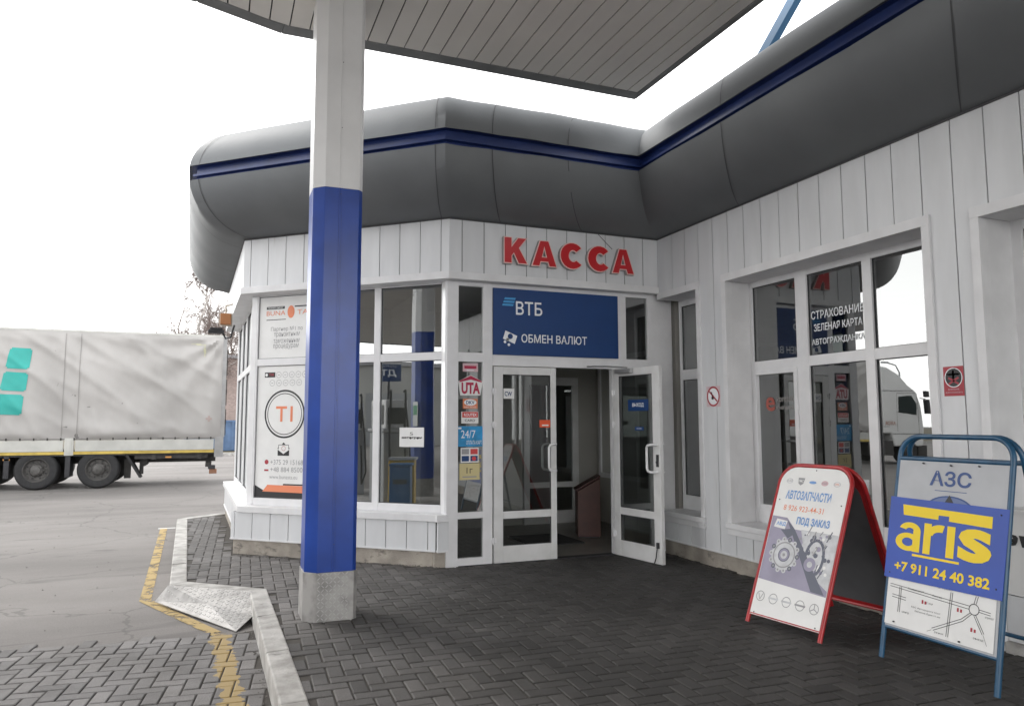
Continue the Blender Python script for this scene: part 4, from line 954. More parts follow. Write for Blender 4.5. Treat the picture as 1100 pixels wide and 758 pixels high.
sticker("sticker", PK, EX, -2.420, -2.219, 1.102, 1.258, M_paper, "white sticker showing four payment card emblems", prints=[('r', M_gprint, .05, .46, .55, .92), ('r', mat("card_red", (0.6, 0.06, 0.06), .5), .54, .95, .55, .92), ('r', M_signblue, .05, .46, .08, .45), ('r', M_signblue, .54, .95, .08, .45), ('e', mat("card_red", (0, 0, 0)), .74, .26, .12, .14, .0016)], group=GS)
sticker("sticker", PK, EX, -2.433, -2.208, 0.919, 1.091, M_note, "pale yellow notice at the bottom of the sticker column", prints=[('t', M_black, "1г", .35, .65, .4, .75, .0), ('r', M_gprint, .15, .85, .15, .22)], group=GS)
PD = (0, 0.106, 0)
sticker("sticker", PD, EX, -1.945, -1.812, 1.784, 1.895, M_paper, "white square sticker reading CW on the closed door glass", prints=[('t', M_signblue, "CW", .15, .8, .25, .7, .02)])
m = MB(); m.box(-1.512, -1.386, 0.085, 0.104, 1.468, 1.552); m.box(-1.49, -1.41, 0.083, 0.0851, 1.485, 1.50, 1)
tag(m.build("door_plate", [mat("plate_orange", (0.75, 0.10, 0.03), .4), M_whitev], bevel=0.002), "small orange push plate on the closed door glass", "plate")
# plates on the open leaf
LX = -FD2.d           # seen from the forecourt the leaf reads from free edge... text runs along its width
ol = FD2(0, -0.014, 0)
EXL = FD2.d
def leafsticker(a, b, z0, z1, m_, txt, label, bold):
    mb = MB(); nrm = FD2.n
    q = [Vector(FD2(a, -0.0165, z0)), Vector(FD2(b, -0.0165, z0)), Vector(FD2(b, -0.0165, z1)), Vector(FD2(a, -0.0165, z1))]
    mb.ext(q, nrm * 0.002, 0); put_text(mb, txt, Vector(FD2(a + (b - a) * .22, -0.0145, z0 + (z1 - z0) * .3)), FD2.d, EZ, (b - a) * .56, (z1 - z0) * .4, 1, bold, 0.001)
    e = 0.006
    tag(mb.build("exit_plate" if bold else "small_plate", [m_, M_whitev]), label, "plate")
leafsticker(0.25, 0.585, 1.65, 1.775, M_signblue, "ВЫХОД", "blue plate reading ВЫХОД on the open door glass", 0.03)
leafsticker(0.36, 0.50, 1.435, 1.475, M_signblue, "РЕЖИМ", "tiny dark blue label below the exit plate", 0.0)

# posters behind the bay glass
PF = Vector(FF(0, WF - 0.022, 0)); EF = -FF.d      # reading direction left to right = -d
s1p, s0p = -2.605, -1.845
P = [('l', M_black, (.08, .97), (.08, .97), .001)]
orig = PF
def ft(s): return (-s)
mb = MB(); MX = [M_paper, M_gprint, M_orange, M_black, M_signred]
flat_rect(mb, orig, EF, EZ, s1p, s0p, 2.285, 3.03, 0.0, 0, 0.001)
d_ = 0.0015
flat_rect(mb, orig, EF, EZ, -2.50, -2.24, 2.875, 2.908, d_, 3); put_text(mb, "TRANSIT DEPOT", orig + EF * -2.49 + EZ * 2.883, EF, EZ, .23, .018, 0, .01, .002)
put_text(mb, "BUNA", orig + EF * -2.50 + EZ * 2.80, EF, EZ, .27, .055, 2, .0); put_text(mb, "TA", orig + EF * -2.06 + EZ * 2.80, EF, EZ, .15, .055, 2, .0)
disc(mb, orig, EF, EZ, -2.15, 2.835, .05, d_, 2, r2=.022, ry=.075); poly2(mb, orig, EF, EZ, [(-2.19, 2.85), (-2.13, 2.88), (-2.11, 2.82), (-2.17, 2.79)], d_ + .0004, 2)
flat_rect(mb, orig, EF, EZ, -2.50, -2.22, 2.745, 2.753, d_, 3); flat_rect(mb, orig, EF, EZ, -2.10, -1.90, 2.89, 2.905, d_, 3)
for (t, a, b, z, h) in (("Партнер №1 по", 2.43, 1.98, 2.60, .062), ("транзитным", 2.385, 2.02, 2.53, .062), ("таможенным", 2.39, 2.02, 2.465, .05), ("процедурам", 2.39, 2.03, 2.39, .065)):
    put_text(mb, t, orig + EF * -a + EZ * z, EF, EZ, a - b, h, 1, -.004)
tag(mb.build("poster", MX), "upper white poster about customs transit in the left bay window", "poster")
mb = MB(); flat_rect(mb, orig, EF, EZ, s1p, s0p, 0.653, 2.20, 0.0, 0, 0.001)
flat_rect(mb, orig, EF, EZ, -2.50, -2.35, 2.062, 2.122, d_, 3); put_text(mb, "TIR", orig + EF * -2.44 + EZ * 2.078, EF, EZ, .075, .03, 4, .01, .002); disc(mb, orig, EF, EZ, -2.475, 2.092, .018, d_ + .0004, 0)
for k in range(5): disc(mb, orig, EF, EZ, -2.30 + .092 * k, 2.09, .037, d_, 1, r2=.033); flat_rect(mb, orig, EF, EZ, -2.315 + .092 * k, -2.285 + .092 * k, 2.086, 2.092, d_, 1)
for k in range(5): disc(mb, orig, EF, EZ, -2.39 + .095 * k, 1.995, .037, d_, 1, r2=.033); flat_rect(mb, orig, EF, EZ, -2.405 + .095 * k, -2.375 + .095 * k, 1.991, 1.997, d_, 1)
disc(mb, orig, EF, EZ, -2.205, 1.63, .283, d_, 3, r2=.262, k=48); disc(mb, orig, EF, EZ, -2.205, 1.63, .243, d_, 3, r2=.234, k=48)
put_text(mb, "T1", orig + EF * -2.325 + EZ * 1.54, EF, EZ, .235, .18, 2, .015)
poly2(mb, orig, EF, EZ, [(-2.287, 1.145), (-2.125, 1.145), (-2.125, 1.215), (-2.206, 1.165), (-2.287, 1.215)], d_, 3)
poly2(mb, orig, EF, EZ, [(-2.23, 1.275), (-2.18, 1.275), (-2.205, 1.30)], d_, 3)
for a, b in (((-2.275, 1.22), (-2.275, 1.27)), ((-2.275, 1.27), (-2.135, 1.27)), ((-2.135, 1.27), (-2.135, 1.22)), ((-2.28, 1.24), (-2.29, 1.225)), ((-2.13, 1.24), (-2.12, 1.225))): line2(mb, orig, EF, EZ, a, b, .006, d_, 3)
disc(mb, orig, EF, EZ, -2.205, 1.23, .028, d_, 4, r2=.024)
put_text(mb, "+375 29 1516846", orig + EF * -2.385 + EZ * 1.042, EF, EZ, .53, .056, 1, -.002); put_text(mb, "+48 884 850038", orig + EF * -2.385 + EZ * .957, EF, EZ, .53, .056, 1, -.002)
put_text(mb, "www.bunasta.eu", orig + EF * -2.395 + EZ * .878, EF, EZ, .39, .045, 1, -.006)
disc(mb, orig, EF, EZ, -2.44, 1.07, .028, d_, 4, k=12); flat_rect(mb, orig, EF, EZ, -2.47, -2.41, .965, .985, d_, 4)
poly2(mb, orig, EF, EZ, [(-2.598, .66), (-1.85, .66), (-1.85, .72), (-2.48, .745), (-2.598, .80)], d_, 3)
poly2(mb, orig, EF, EZ, [(-2.49, .728), (-1.85, .722), (-1.85, .802), (-2.42, .806)], d_ + .0004, 2); flat_rect(mb, orig, EF, EZ, -2.20, -1.86, .806, .822, d_, 3)
tag(mb.build("poster", MX), "tall white poster with ringed T1 and phone numbers in the left bay window", "poster")
sticker("notice", PF, EF, -0.679, -0.381, 1.263, 1.472, M_paper, "white paper notice with black lettering taped inside the right bay pane", "notice", prints=[('t', M_black, "автогрин", .09, .92, .40, .52, .035), ('t', M_black, "S", .43, .56, .60, .76, -.005), ('e', M_black, .46, .45, .03, .055), ('e', M_black, .75, .45, .035, .055)])

# lettering on the wide window
PR = Vector(FR(0, WR - 0.026, 0)); ER = FR.d
mb = MB()
for (t, y0, y1, z, h) in (("СТРАХОВАНИЕ", 2.088, 2.695, 2.475, .078), ("ЗЕЛЕНАЯ КАРТА", 2.117, 2.674, 2.360, .070), ("АВТОГРАЖДАНКА", 2.085, 2.690, 2.225, .066)):
    put_text(mb, t, PR + ER * y0 + EZ * z, ER, EZ, y1 - y0, h, 0, .012, .002)
tag(mb.build("window_lettering", M_whitev), "white vinyl words СТРАХОВАНИЕ ЗЕЛЕНАЯ КАРТА on the upper middle window pane", "lettering")
mb = MB(); M_fade = mat("faded_print", (0.33, 0.31, 0.30), .6); M_fred = mat("faded_red", (0.32, 0.07, 0.05), .6)
put_text(mb, "e", PR + ER * 1.435 + EZ * 1.632, ER, EZ, .13, .14, 1, .02, .002); put_text(mb, "xpresso", PR + ER * 1.585 + EZ * 1.70, ER, EZ, .24, .065, 0, .0, .002); put_text(mb, "xperience", PR + ER * 1.585 + EZ * 1.632, ER, EZ, .24, .058, 0, .0, .002)
tag(mb.build("window_lettering", [M_fade, M_fred]), "faded espresso lettering with a red e on the lower left window pane", "lettering")
# no-smoking disc and red notice on the wall
sticker("notice", Vector(FR(0, 0.0015, 0)), ER, 0.885, 1.115, 1.685, 1.900, mat("notice_pale", (0.62, 0.50, 0.52), .5), "small no smoking sign on the wall between the two windows", "sign", prints=[('e', M_whitev, .5, .5, .40, .43), ('ring', M_signred, .5, .5, .46, .38), ('l', M_signred, (.22, .75), (.78, .25), .018), ('p', M_black, [(.36, .38), (.48, .33), (.58, .45), (.50, .58), (.40, .56)], .0012), ('l', M_black, (.45, .5), (.38, .72), .012)])
sticker("notice", Vector(FR(0, 0.0015, 0)), ER, 3.645, 3.80, 1.705, 1.915, M_signred, "dark red notice with a crossed-out camera disc right of the wide window", "sign", prints=[('e', M_whitev, .5, .62, .44, .335), ('e', M_black, .5, .62, .40, .305, .0012), ('r', M_whitev, .44, .54, .50, .86, 1), ('r', M_whitev, .2, .8, .70, .76, 1), ('l', M_signred, (.25, .4), (.75, .62), .014), ('l', M_signred, (.75, .4), (.25, .62), .014), ('t', M_pink, "ВНИМАНИЕ,", .22, .78, .19, .25, .01), ('t', M_pink, "НЕ ФОТОГРАФИРОВАТЬ", .08, .92, .09, .15, .01)])

# ------------------------------------------------------------------ things attached at the bay's far side
FL = thing("floodlight", (-4.72, 2.62, 2.65), "small black floodlight on a bracket at the far side of the bay", "lamp")
m = MB(); m.box(-4.97, -4.78, 2.56, 2.72, 2.66, 2.70); m.box(-4.95, -4.80, 2.58, 2.70, 2.70, 2.73); m.build("lamp_head", M_steel, FL, bevel=0.01)
m = MB(); m.tube([(-4.80, 2.64, 2.68), (-4.76, 2.66, 2.60), (-4.70, 2.66, 2.62), (-4.66, 2.68, 2.78)], 0.012, 8); m.build("bracket", M_steel, FL)
OL = thing("warning_lamp", (-4.74, 2.75, 2.78), "square orange lamp hanging under the far eaves of the bay", "lamp")
m = MB(); m.box(-4.83, -4.70, 2.70, 2.78, 2.79, 2.93); m.build("lens", M_lampo, OL, bevel=0.01)
m = MB(); m.box(-4.845, -4.685, 2.775, 2.80, 2.775, 2.945); m.tube([(-4.765, 2.79, 2.94), (-4.765, 2.80, 3.04), (-4.68, 2.80, 3.07)], 0.012, 8); m.build("housing", mat("lamp_beige", (0.5, 0.45, 0.38), .6), OL)

# ------------------------------------------------------------------ cabinet in the vestibule
m = MB()
pf = [(-0.44, 0.05), (-0.14, 0.05), (-0.14, 0.80), (-0.44, 0.63)]
e_ = Vector((0.93, -0.36, 0)).normalized(); h_ = Vector((0.36, 0.93, 0))
o_ = Vector((-0.44, 1.30, 0))
CB = thing("cabinet", (-0.35, 1.3, 0.034), "reddish brown waist-high cabinet with slanted top inside the doorway", "cabinet")
pts = [o_ + e_ * (a + 0.44) + EZ * z for a, z in pf]
m.ext(pts, h_ * 0.32); m.build("body", M_cabinet, CB, bevel=0.006)
m = MB(); pts = [o_ + e_ * (a + 0.42) + EZ * z - h_ * 0.01 for a, z in ((-0.44, 0.632), (-0.12, 0.813), (-0.12, 0.835), (-0.44, 0.654))]; m.ext(pts, h_ * 0.34); m.build("lid", M_cabinet, CB, bevel=0.003)
m = MB(); pts = [o_ + e_ * (a + 0.44) + EZ * z + h_ * .02 for a, z in ((-0.42, 0.036), (-0.16, 0.036), (-0.16, 0.055), (-0.42, 0.055))]; m.ext(pts, h_ * 0.28); m.build("base", M_steel, CB)

# ------------------------------------------------------------------ metal ramp plate
RP = thing("ramp_plate", (-4.9, -0.3, ROAD), "grey chequer plate ramp laid against the kerb corner", "ramp")
A1, A2, Bq, B1_, L1 = Vector((-5.20, 0.20, 0.050)), Vector((-4.50, -0.36, 0.050)), Vector((-4.505, -0.78, -0.055)), Vector((-4.645, -1.02, -0.108)), Vector((-5.305, 0.20, -0.085))
m = MB(); ring_ = [L1, B1_, Bq, A2, A1]; dn = Vector((0, 0, -0.006))
cen = Vector((-4.86, -0.34, -0.028))
top = ring_ + [cen]; bot = [p + dn for p in top]
m.add(top + bot, [(i, (i + 1) % 5, 5) for i in range(5)] + [(6 + (i + 1) % 5, 6 + i, 11) for i in range(5)] + [(i, 6 + i, 6 + (i + 1) % 5, (i + 1) % 5) for i in range(5)])
plate = m.build("plate", M_check, RP)
m = MB(); ex_ = (B1_ - L1).normalized(); tri = [(ring_[i], ring_[(i + 1) % 5], cen) for i in range(5)]
cnt = 0
for iu in range(-2, 40):
    for iv in range(-2, 26):
        pu = L1.xy + Vector((ex_.x, ex_.y)) * iu * 0.036 + Vector((-ex_.y, ex_.x)) * (iv * 0.036)
        for (a, b, c) in tri:
            d = (b.x - a.x) * (c.y - a.y) - (b.y - a.y) * (c.x - a.x)
            if abs(d) < 1e-9: continue
            l1 = ((b.x - pu.x) * (c.y - pu.y) - (b.y - pu.y) * (c.x - pu.x)) / d; l2 = ((c.x - pu.x) * (a.y - pu.y) - (c.y - pu.y) * (a.x - pu.x)) / d; l3 = 1 - l1 - l2
            if min(l1, l2, l3) > 0.02:
                z = l1 * a.z + l2 * b.z + l3 * c.z; nrm = (b - a).cross(c - a).normalized()
                if nrm.z < 0: nrm = -nrm
                cc = Vector((pu.x, pu.y, z)); ang = 0.5 + (1.57 if (iu + iv) % 2 else 0); w = Vector((math.cos(ang), math.sin(ang), 0)); w = (w - nrm * w.dot(nrm)) * 0.014; s_ = nrm.cross(w).normalized() * 0.004
                m.ext([cc - w, cc - s_, cc + w, cc + s_], nrm * 0.003); break
m.build("tread_studs", M_stud, plate)

# ------------------------------------------------------------------ sandwich boards
def arch(F1, e, up, W, H, r, n=8, x0=0.0, bottom=True):
    pts = [F1 + e * x0, F1 + e * x0 + up * (H - r)]
    for i in range(1, n): a = math.pi - math.pi / 2 * i / n; pts.append(F1 + e * (x0 + r + r * math.cos(a)) + up * (H - r + r * math.sin(a)))
    pts.append(F1 + e * (x0 + r) + up * H); pts.append(F1 + e * (x0 + W - r) + up * H)
    for i in range(1, n): a = math.pi / 2 - math.pi / 2 * i / n; pts.append(F1 + e * (x0 + W - r + r * math.cos(a)) + up * (H - r + r * math.sin(a)))
    pts += [F1 + e * (x0 + W) + up * (H - r), F1 + e * (x0 + W)]
    return pts
def rounded_sheet(mb, o, ex, ey, x0, x1, y0, y1, r, d, mi, th, n=6):
    pts = [(x0, y0), (x1, y0)] + [(x1 - r + r * math.cos(math.pi / 2 * i / n), y1 - r + r * math.sin(math.pi / 2 * i / n)) for i in range(n + 1)] + [(x0 + r - r * math.sin(math.pi / 2 * i / n), y1 - r + r * math.cos(math.pi / 2 * i / n)) for i in range(n + 1)]
    nn_ = ex.cross(ey).normalized(); q = [o + ex * a + ey * b + nn_ * (d - th) for a, b in pts]; mb.ext(q, nn_ * th, mi)
# red board
F1 = Vector((-1.110, -2.787, PAV + 0.012)); e = Vector((0.129, -0.992, 0)).normalized(); h = Vector((0.992, 0.129, 0)); th_ = R_(22); up = (EZ * math.cos(th_) + h * math.sin(th_)).normalized(); nrm = e.cross(up).normalized()
RB = thing("sandwich_board", tuple(F1 + h * 0.4), "red framed sandwich board advertising car parts, left of the blue one", "sandwich board")
W_, H_ = 0.635, 1.235
m = MB(); m.tube(arch(F1, e, up, W_, H_, 0.15), 0.0165, 10); m.tube([F1 + up * 0.07, F1 + up * 0.07 + e * W_], 0.011, 8); m.build("front_frame", M_redtube, RB, smooth=True)
ridge = F1 + up * H_; upb = (EZ * math.cos(th_) - h * math.sin(th_)).normalized()
Fb = F1 + h * (2 * math.sin(th_) * H_ + 0.035)
m = MB(); m.tube(arch(Fb, e, upb, W_, H_, 0.15), 0.0165, 10); m.tube([Fb + upb * 0.07, Fb + upb * 0.07 + e * W_], 0.011, 8); m.build("rear_frame", M_redtube, RB, smooth=True)
m = MB(); rounded_sheet(m, Fb, e, upb, 0.010, W_ - 0.010, 0.07, H_ - 0.010, 0.14, -0.002, 0, 0.004); m.build("rear_panel", M_redtube, RB); m = MB(); rounded_sheet(m, Fb, e, upb, 0.055, W_ - 0.055, 0.11, H_ - 0.12, 0.10, 0.003, 0, 0.004); m.build("inner_sheet", mat("panel_dark", (0.10, 0.10, 0.105), .6, 0, .3, 3), RB)
m = MB(); rounded_sheet(m, F1, e, up, 0.014, W_ - 0.014, 0.062, H_ - 0.016, 0.138, 0.010, 0, 0.004); pan = m.build("front_panel", M_paper, RB)
m = MB(); mm_ = [M_ltblue, M_orange, M_lilac, M_dkgrey, M_ltgrey, M_gprint, M_paper, M_pink]
F0 = F1 + nrm * 0.010
q0, q1 = 0.018, W_ - 0.018
poly2(m, F0, e, up, [(q0, .33), (q1, .30), (q1, .728), (.245, .735), (.155, .815), (q0, .82)], .001, 2)
poly2(m, F0, e, up, [(.30, .74), (q1, .735), (q1, .34), (.42, .45)], .0014, 4)
poly2(m, F0, e, up, [(.16, .80), (.245, .735), (.60, .31), (.49, .315)], .0018, 3)
poly2(m, F0, e, up, [(.12, .72), (.24, .74), (.25, .70), (.2, .66)], .0020, 3)
# belt round the tensioner
for k in range(24):
    a = 2 * math.pi * k / 24; b = 2 * math.pi * (k + 1) / 24
    line2(m, F0, e, up, (.46 + .075 * math.cos(a), .55 + .13 * math.sin(a)), (.46 + .075 * math.cos(b), .55 + .13 * math.sin(b)), .022, .0022, 3)
disc(m, F0, e, up, .435, .50, .05, .0024, 2); disc(m, F0, e, up, .435, .50, .022, .0026, 4)
disc(m, F0, e, up, .20, .535, .115, .0022, 4); disc(m, F0, e, up, .20, .535, .098, .0024, 5, r2=.088)
for k in range(14):
    a = 2 * math.pi * k / 14; disc(m, F0, e, up, .20 + .118 * math.cos(a), .535 + .118 * math.sin(a), .019, .0025, 4 if k % 3 else 3, k=8)
    disc(m, F0, e, up, .20 + .118 * math.cos(a), .535 + .118 * math.sin(a), .009, .0028, 5, k=8)
disc(m, F0, e, up, .20, .535, .052, .0027, 2); disc(m, F0, e, up, .20, .535, .052, .0029, 3, r2=.045); disc(m, F0, e, up, .20, .535, .03, .0029, 4); disc(m, F0, e, up, .20, .535, .012, .0031, 5)
random.seed(3)
for k in range(46):
    a, b = random.uniform(.30, q1 - .03), random.uniform(.36, .72)
    if b < .95 - a * 1.02: continue
    disc(m, F0, e, up, a, b, random.uniform(.006, .02), .0021, random.choice((3, 5, 4, 2, 6)), k=10)
for k in range(12):
    a, b = random.uniform(.36, q1 - .06), random.uniform(.4, .72); line2(m, F0, e, up, (a, b), (a + random.uniform(-.03, .04), b + random.uniform(.03, .08)), .008, .0023, random.choice((3, 5)))
poly2(m, F0, e, up, [(.05, .735), (.155, .725), (.165, .79), (.065, .80)], .0022, 6); put_text(m, "АВД", F0 + e * .07 + up * .745, e, up, .085, .035, 0, .03, .003)
put_text(m, "АВТОЗАПЧАСТИ", F0 + e * .095 + up * .962, e, up, .40, .070, 0, .028, .0012)
put_text(m, "8 926 923-44-31", F0 + e * .10 + up * .873, e, up, .355, .042, 1, .004, .0012)
put_text(m, "ПОД ЗАКАЗ", F0 + e * .245 + up * .765, e, up, .285, .068, 0, .03, .0026)
for k, mi in enumerate((4, 5, 0, 7, 4)):
    cx = .10 + k * .105
    if k == 1: poly2(m, F0, e, up, [(cx - .03, 1.135), (cx + .03, 1.135), (cx + .022, 1.09), (cx, 1.075), (cx - .022, 1.09)], .0014, 5); put_text(m, "FMC", F0 + e * (cx - .02) + up * 1.10, e, up, .04, .02, 6, .01, .002)
    elif k == 2: disc(m, F0, e, up, cx, 1.105, .032, .0014, 0, ry=.011)
    else: disc(m, F0, e, up, cx, 1.105, .03, .0014, mi, r2=.023 if mi != 7 else .0, ry=.02); 
    if k in (0, 3, 4): put_text(m, ("AUDI", "KIA", "OPEL")[(0, 3, 4).index(k)], F0 + e * (cx - .02) + up * 1.098, e, up, .04, .014, 1 if k == 4 else 5, .0, .002)
for k in range(5):
    cx = .075 + k * .118; disc(m, F0, e, up, cx, .205, .038, .0014, 5, r2=.033, ry=.038)
    if k == 0: line2(m, F0, e, up, (cx - .02, .225), (cx, .18), .005, .0016, 5); line2(m, F0, e, up, (cx + .02, .225), (cx, .18), .005, .0016, 5)
    if k in (1, 2, 3): flat_rect(m, F0, e, up, cx - .045, cx + .045, .199, .212, .0016, 5 if k == 3 else 4)
    if k == 4:
        for a in (90, 210, 330): line2(m, F0, e, up, (cx, .205), (cx + .034 * math.cos(R_(a)), .205 + .034 * math.sin(R_(a))), .006, .0016, 5)
m.build("print", mm_, pan)
m = MB()
for (a, b) in ((.32, 1.20), (.045, .95), (.59, .95), (.05, .08), (.585, .085)): m.lathe(F0 + e * a + up * b + nrm * .001, nrm, [(.005, 0), (.005, .002), (.001, .003)], 8)
m.build("rivets", M_steel, pan)

# blue board
F1 = Vector((-0.883, -3.785, PAV + 0.012)); e = Vector((0, -1, 0)); h = Vector((1, 0, 0)); th_ = R_(11.5); up = (EZ * math.cos(th_) + h * math.sin(th_)).normalized(); nrm = e.cross(up).normalized()
W_, H_ = 0.748, 1.415
BB = thing("sandwich_board", tuple(F1 + h * 0.3), "blue framed sandwich board with a yellow on blue plate and road map", "sandwich board")
m = MB(); m.tube(arch(F1, e, up, W_, H_, 0.13), 0.0165, 12); m.tube([F1 + up * 0.195, F1 + up * 0.195 + e * W_], 0.013, 8); m.tube([F1 + up * 1.268, F1 + up * 1.268 + e * W_], 0.0145, 8); m.build("front_frame", M_bluetube, BB, smooth=True)
upb = (EZ * math.cos(th_) - h * math.sin(th_)).normalized(); Fb = F1 + h * (2 * math.sin(th_) * H_ + 0.035) + e * 0.0
m = MB(); m.tube(arch(Fb, e, upb, W_, H_, 0.13), 0.0165, 12); m.tube([Fb + upb * 0.195, Fb + upb * 0.195 + e * W_], 0.013, 8); m.tube([Fb + upb * 1.268, Fb + upb * 1.268 + e * W_], 0.0145, 8); m.build("rear_frame", M_bluetube, BB, smooth=True)
F0 = F1
m = MB(); flat_rect(m, F0, e, up, .012, W_ - .012, .20, 1.255, .010, 0, .004); gp_ = m.build("upper_panel", M_galv, BB)
M_azs = mat("azs_blue", (0.03, 0.07, 0.22), .5)
m = MB(); put_text(m, "АЗС", F0 + e * .24 + up * 1.105, e, up, .275, .095, 0, .022, .012)
flat_rect(m, F0, e, up, .28, .49, 1.075, 1.079, .0115, 0)
disc(m, F0, e, up, .385, .955, .165, .0112, 0, r2=.150, ry=.095, k=40); disc(m, F0, e, up, .385, .955, .15, .0112, 2, ry=.087, k=40); poly2(m, F0, e, up, [(.335, .98), (.382, 1.055), (.43, .98)], .012, 1)
m.build("lettering", [M_azs, M_black, mat("azs_mid", (0.12, 0.17, 0.33), .5)], gp_)
m = MB(); flat_rect(m, F0, e, up, .010, W_ - .03, .215, .505, .0145, 0, .003); mp_ = m.build("map_panel", M_paper, BB)
m = MB()
def ml(a, b, w=.0035): line2(m, F0, e, up, a, b, w, .0155, 0)
ml((.03, .462), (.565, .438)); ml((.03, .447), (.565, .420)); ml((.62, .43), (.69, .425)); ml((.62, .417), (.69, .412))
ml((.10, .453), (.10, .30)); ml((.112, .453), (.112, .30)); ml((.05, .40), (.15, .395)); ml((.05, .385), (.15, .38))
ml((.445, .49), (.435, .235)); ml((.457, .49), (.447, .235)); ml((.57, .40), (.52, .355)); ml((.58, .395), (.53, .345)); ml((.52, .355), (.34, .26)); ml((.53, .345), (.35, .25))
ml((.595, .39), (.65, .30)); ml((.605, .395), (.66, .305)); ml((.59, .455), (.60, .50)); ml((.603, .455), (.613, .50)); ml((.655, .30), (.68, .245), .002); ml((.34, .25), (.31, .235), .002)
disc(m, F0, e, up, .593, .424, .032, .0158, 0, r2=.0275)
for (t, a, b, w_) in (("Псковское шоссе", .16, .449, .11), ("Выезд", .33, .44, .06), ("до Лукойл", .36, .495, .09), ("АЗС Автодорога пост", .19, .345, .2), ("Великие Луки 11 км", .22, .325, .17), ("центр", .13, .30, .05), ("рынок", .36, .235, .06), ("въезд", .60, .262, .06), ("аэропорт", .66, .39, .05), ("2 км", .29, .39, .045)):
    put_text(m, t, F0 + e * a + up * b, e, up, w_, .012, 0, -.004, .016)
for (a, b) in ((.26, .385), (.49, .39), (.58, .30)): flat_rect(m, F0, e, up, a, a + .012, b, b + .022, .0156, 1); flat_rect(m, F0, e, up, a + .02, a + .032, b, b + .018, .0156, 1)
m.build("print", [M_black, M_signred], mp_)
m = MB(); a0 = F0 + nrm * .0245
q = [(-.018, .498), (.752, .505), (.760, 1.006), (-.022, 1.012)]
m.ext([F0 + e * a + up * b + nrm * .0175 for a, b in q], nrm * .004); ar = m.build("advert_plate", M_arisblue, BB)
m = MB(); fo = F0 + nrm * .0215
poly2(m, fo, e, up, [(.075, .968), (.668, .955), (.668, .888), (.40, .896), (.40, .925), (.33, .925), (.33, .898), (.085, .902)], .001, 0)
lay = [0]
def bx_(x0, x1, y0, y1): lay[0] += 1; flat_rect(m, fo, e, up, x0, x1, y0, y1, .001 + .0001 * lay[0], 0)
def arc_(cx, cy, ro_x, ro_y, ri_x, ri_y, a0, a1, n=18):
    lay[0] += 1; d = .001 + .0001 * lay[0]; nn__ = e.cross(up).normalized()
    o_p = [fo + e * (cx + ro_x * math.cos(R_(a0 + (a1 - a0) * i / n))) + up * (cy + ro_y * math.sin(R_(a0 + (a1 - a0) * i / n))) + nn__ * d for i in range(n + 1)]
    i_p = [fo + e * (cx + ri_x * math.cos(R_(a0 + (a1 - a0) * i / n))) + up * (cy + ri_y * math.sin(R_(a0 + (a1 - a0) * i / n))) + nn__ * d for i in range(n + 1)]
    m.add(o_p + i_p, [(i, i + 1, n + 2 + i, n + 1 + i) for i in range(n)], 0)
# a
arc_(.130, .737, .088, .056, .040, .026, 0, 360, 30); bx_(.165, .217, .682, .81); arc_(.140, .808, .077, .052, .028, .018, 0, 165); 
# r
bx_(.240, .290, .682, .868); arc_(.352, .797, .095, .071, .050, .026, 75, 180)
# i
bx_(.395, .447, .682, .868)
# s
lay[0] += 3; put_text(m, 's', fo + e * .470 + up * .680, e, up, .205, .192, 0, .035, .0016)
flat_rect(m, fo, e, up, .17, .485, .655, .669, .001, 0)
put_text(m, "+7 911 24 40 382", fo + e * .052 + up * .548, e, up, .625, .062, 0, .028, .0012)
m.build("lettering", [M_yel], ar)
m = MB()
for (a, b) in ((.19, 1.24), (.38, 1.235), (.56, 1.24), (.08, .235), (.52, .228), (.715, .97), (.715, .56), (.02, .53)): m.lathe(F0 + e * a + up * b + nrm * .022, nrm, [(.005, -.01), (.005, .002), (.001, .003)], 8)
m.build("bolts", M_steel, BB)

# ------------------------------------------------------------------ lorry
YL = 14.05; YB = 16.55
TR = thing("semi_trailer", (-11, 15.3, ROAD), "parked grey tarpaulin trailer with three teal squares on its side", "trailer")
x0t, x1t, z0t, z1t = -18.15, -4.66, 1.10, 3.87
M_tarp = tarp_mat(); nx, nz = 230, 46; m = MB(); vs_ = []
def fold(x, z):
    u = (x - x0t); d = 0
    # long diagonal sags running down to the right
    for (a, s_, ph, amp) in ((1.1, 1.5, 0.3, .030), (1.8, 2.6, 1.9, .022), (0.8, 4.1, .7, .010)):
        w = x * a * 1.3 + (z - z0t) * s_ + 0.9 * math.sin(z * 1.3 + ph) + .5 * math.sin(x * .9 + ph); d += amp * (1 - abs(math.sin(w + ph))) ** 2 * 2
    # fan of creases from the rear top corner
    r = math.hypot(x1t - x, z1t - z); an = math.atan2(z1t - z, x1t - x + .01)
    d += .035 * math.sin(an * 13 + r * .9) * math.exp(-r / 3.2)
    # bagging just above the strap line
    d += .05 * math.exp(-((z - z0t - .25 - .08 * math.sin(x * 2.1)) / .16) ** 2) * (0.6 + .4 * math.sin(x * 1.7 + 1))
    d += .004 * math.sin(x * 17 + z * 9) * math.sin(z * 14)
    ed = min(1, (z - z0t) / .12, (z1t - z) / .15, (x1t - x) / .2); return d * max(0, ed)
for j in range(nz + 1):
    for i in range(nx + 1):
        x = x0t + (x1t - x0t) * i / nx; z = z0t + (z1t - z0t) * j / nz; vs_.append((x, YL - fold(x, z), z))
fs = [(j * (nx + 1) + i, j * (nx + 1) + i + 1, (j + 1) * (nx + 1) + i + 1, (j + 1) * (nx + 1) + i) for j in range(nz) for i in range(nx)]
m.add(vs_, fs)
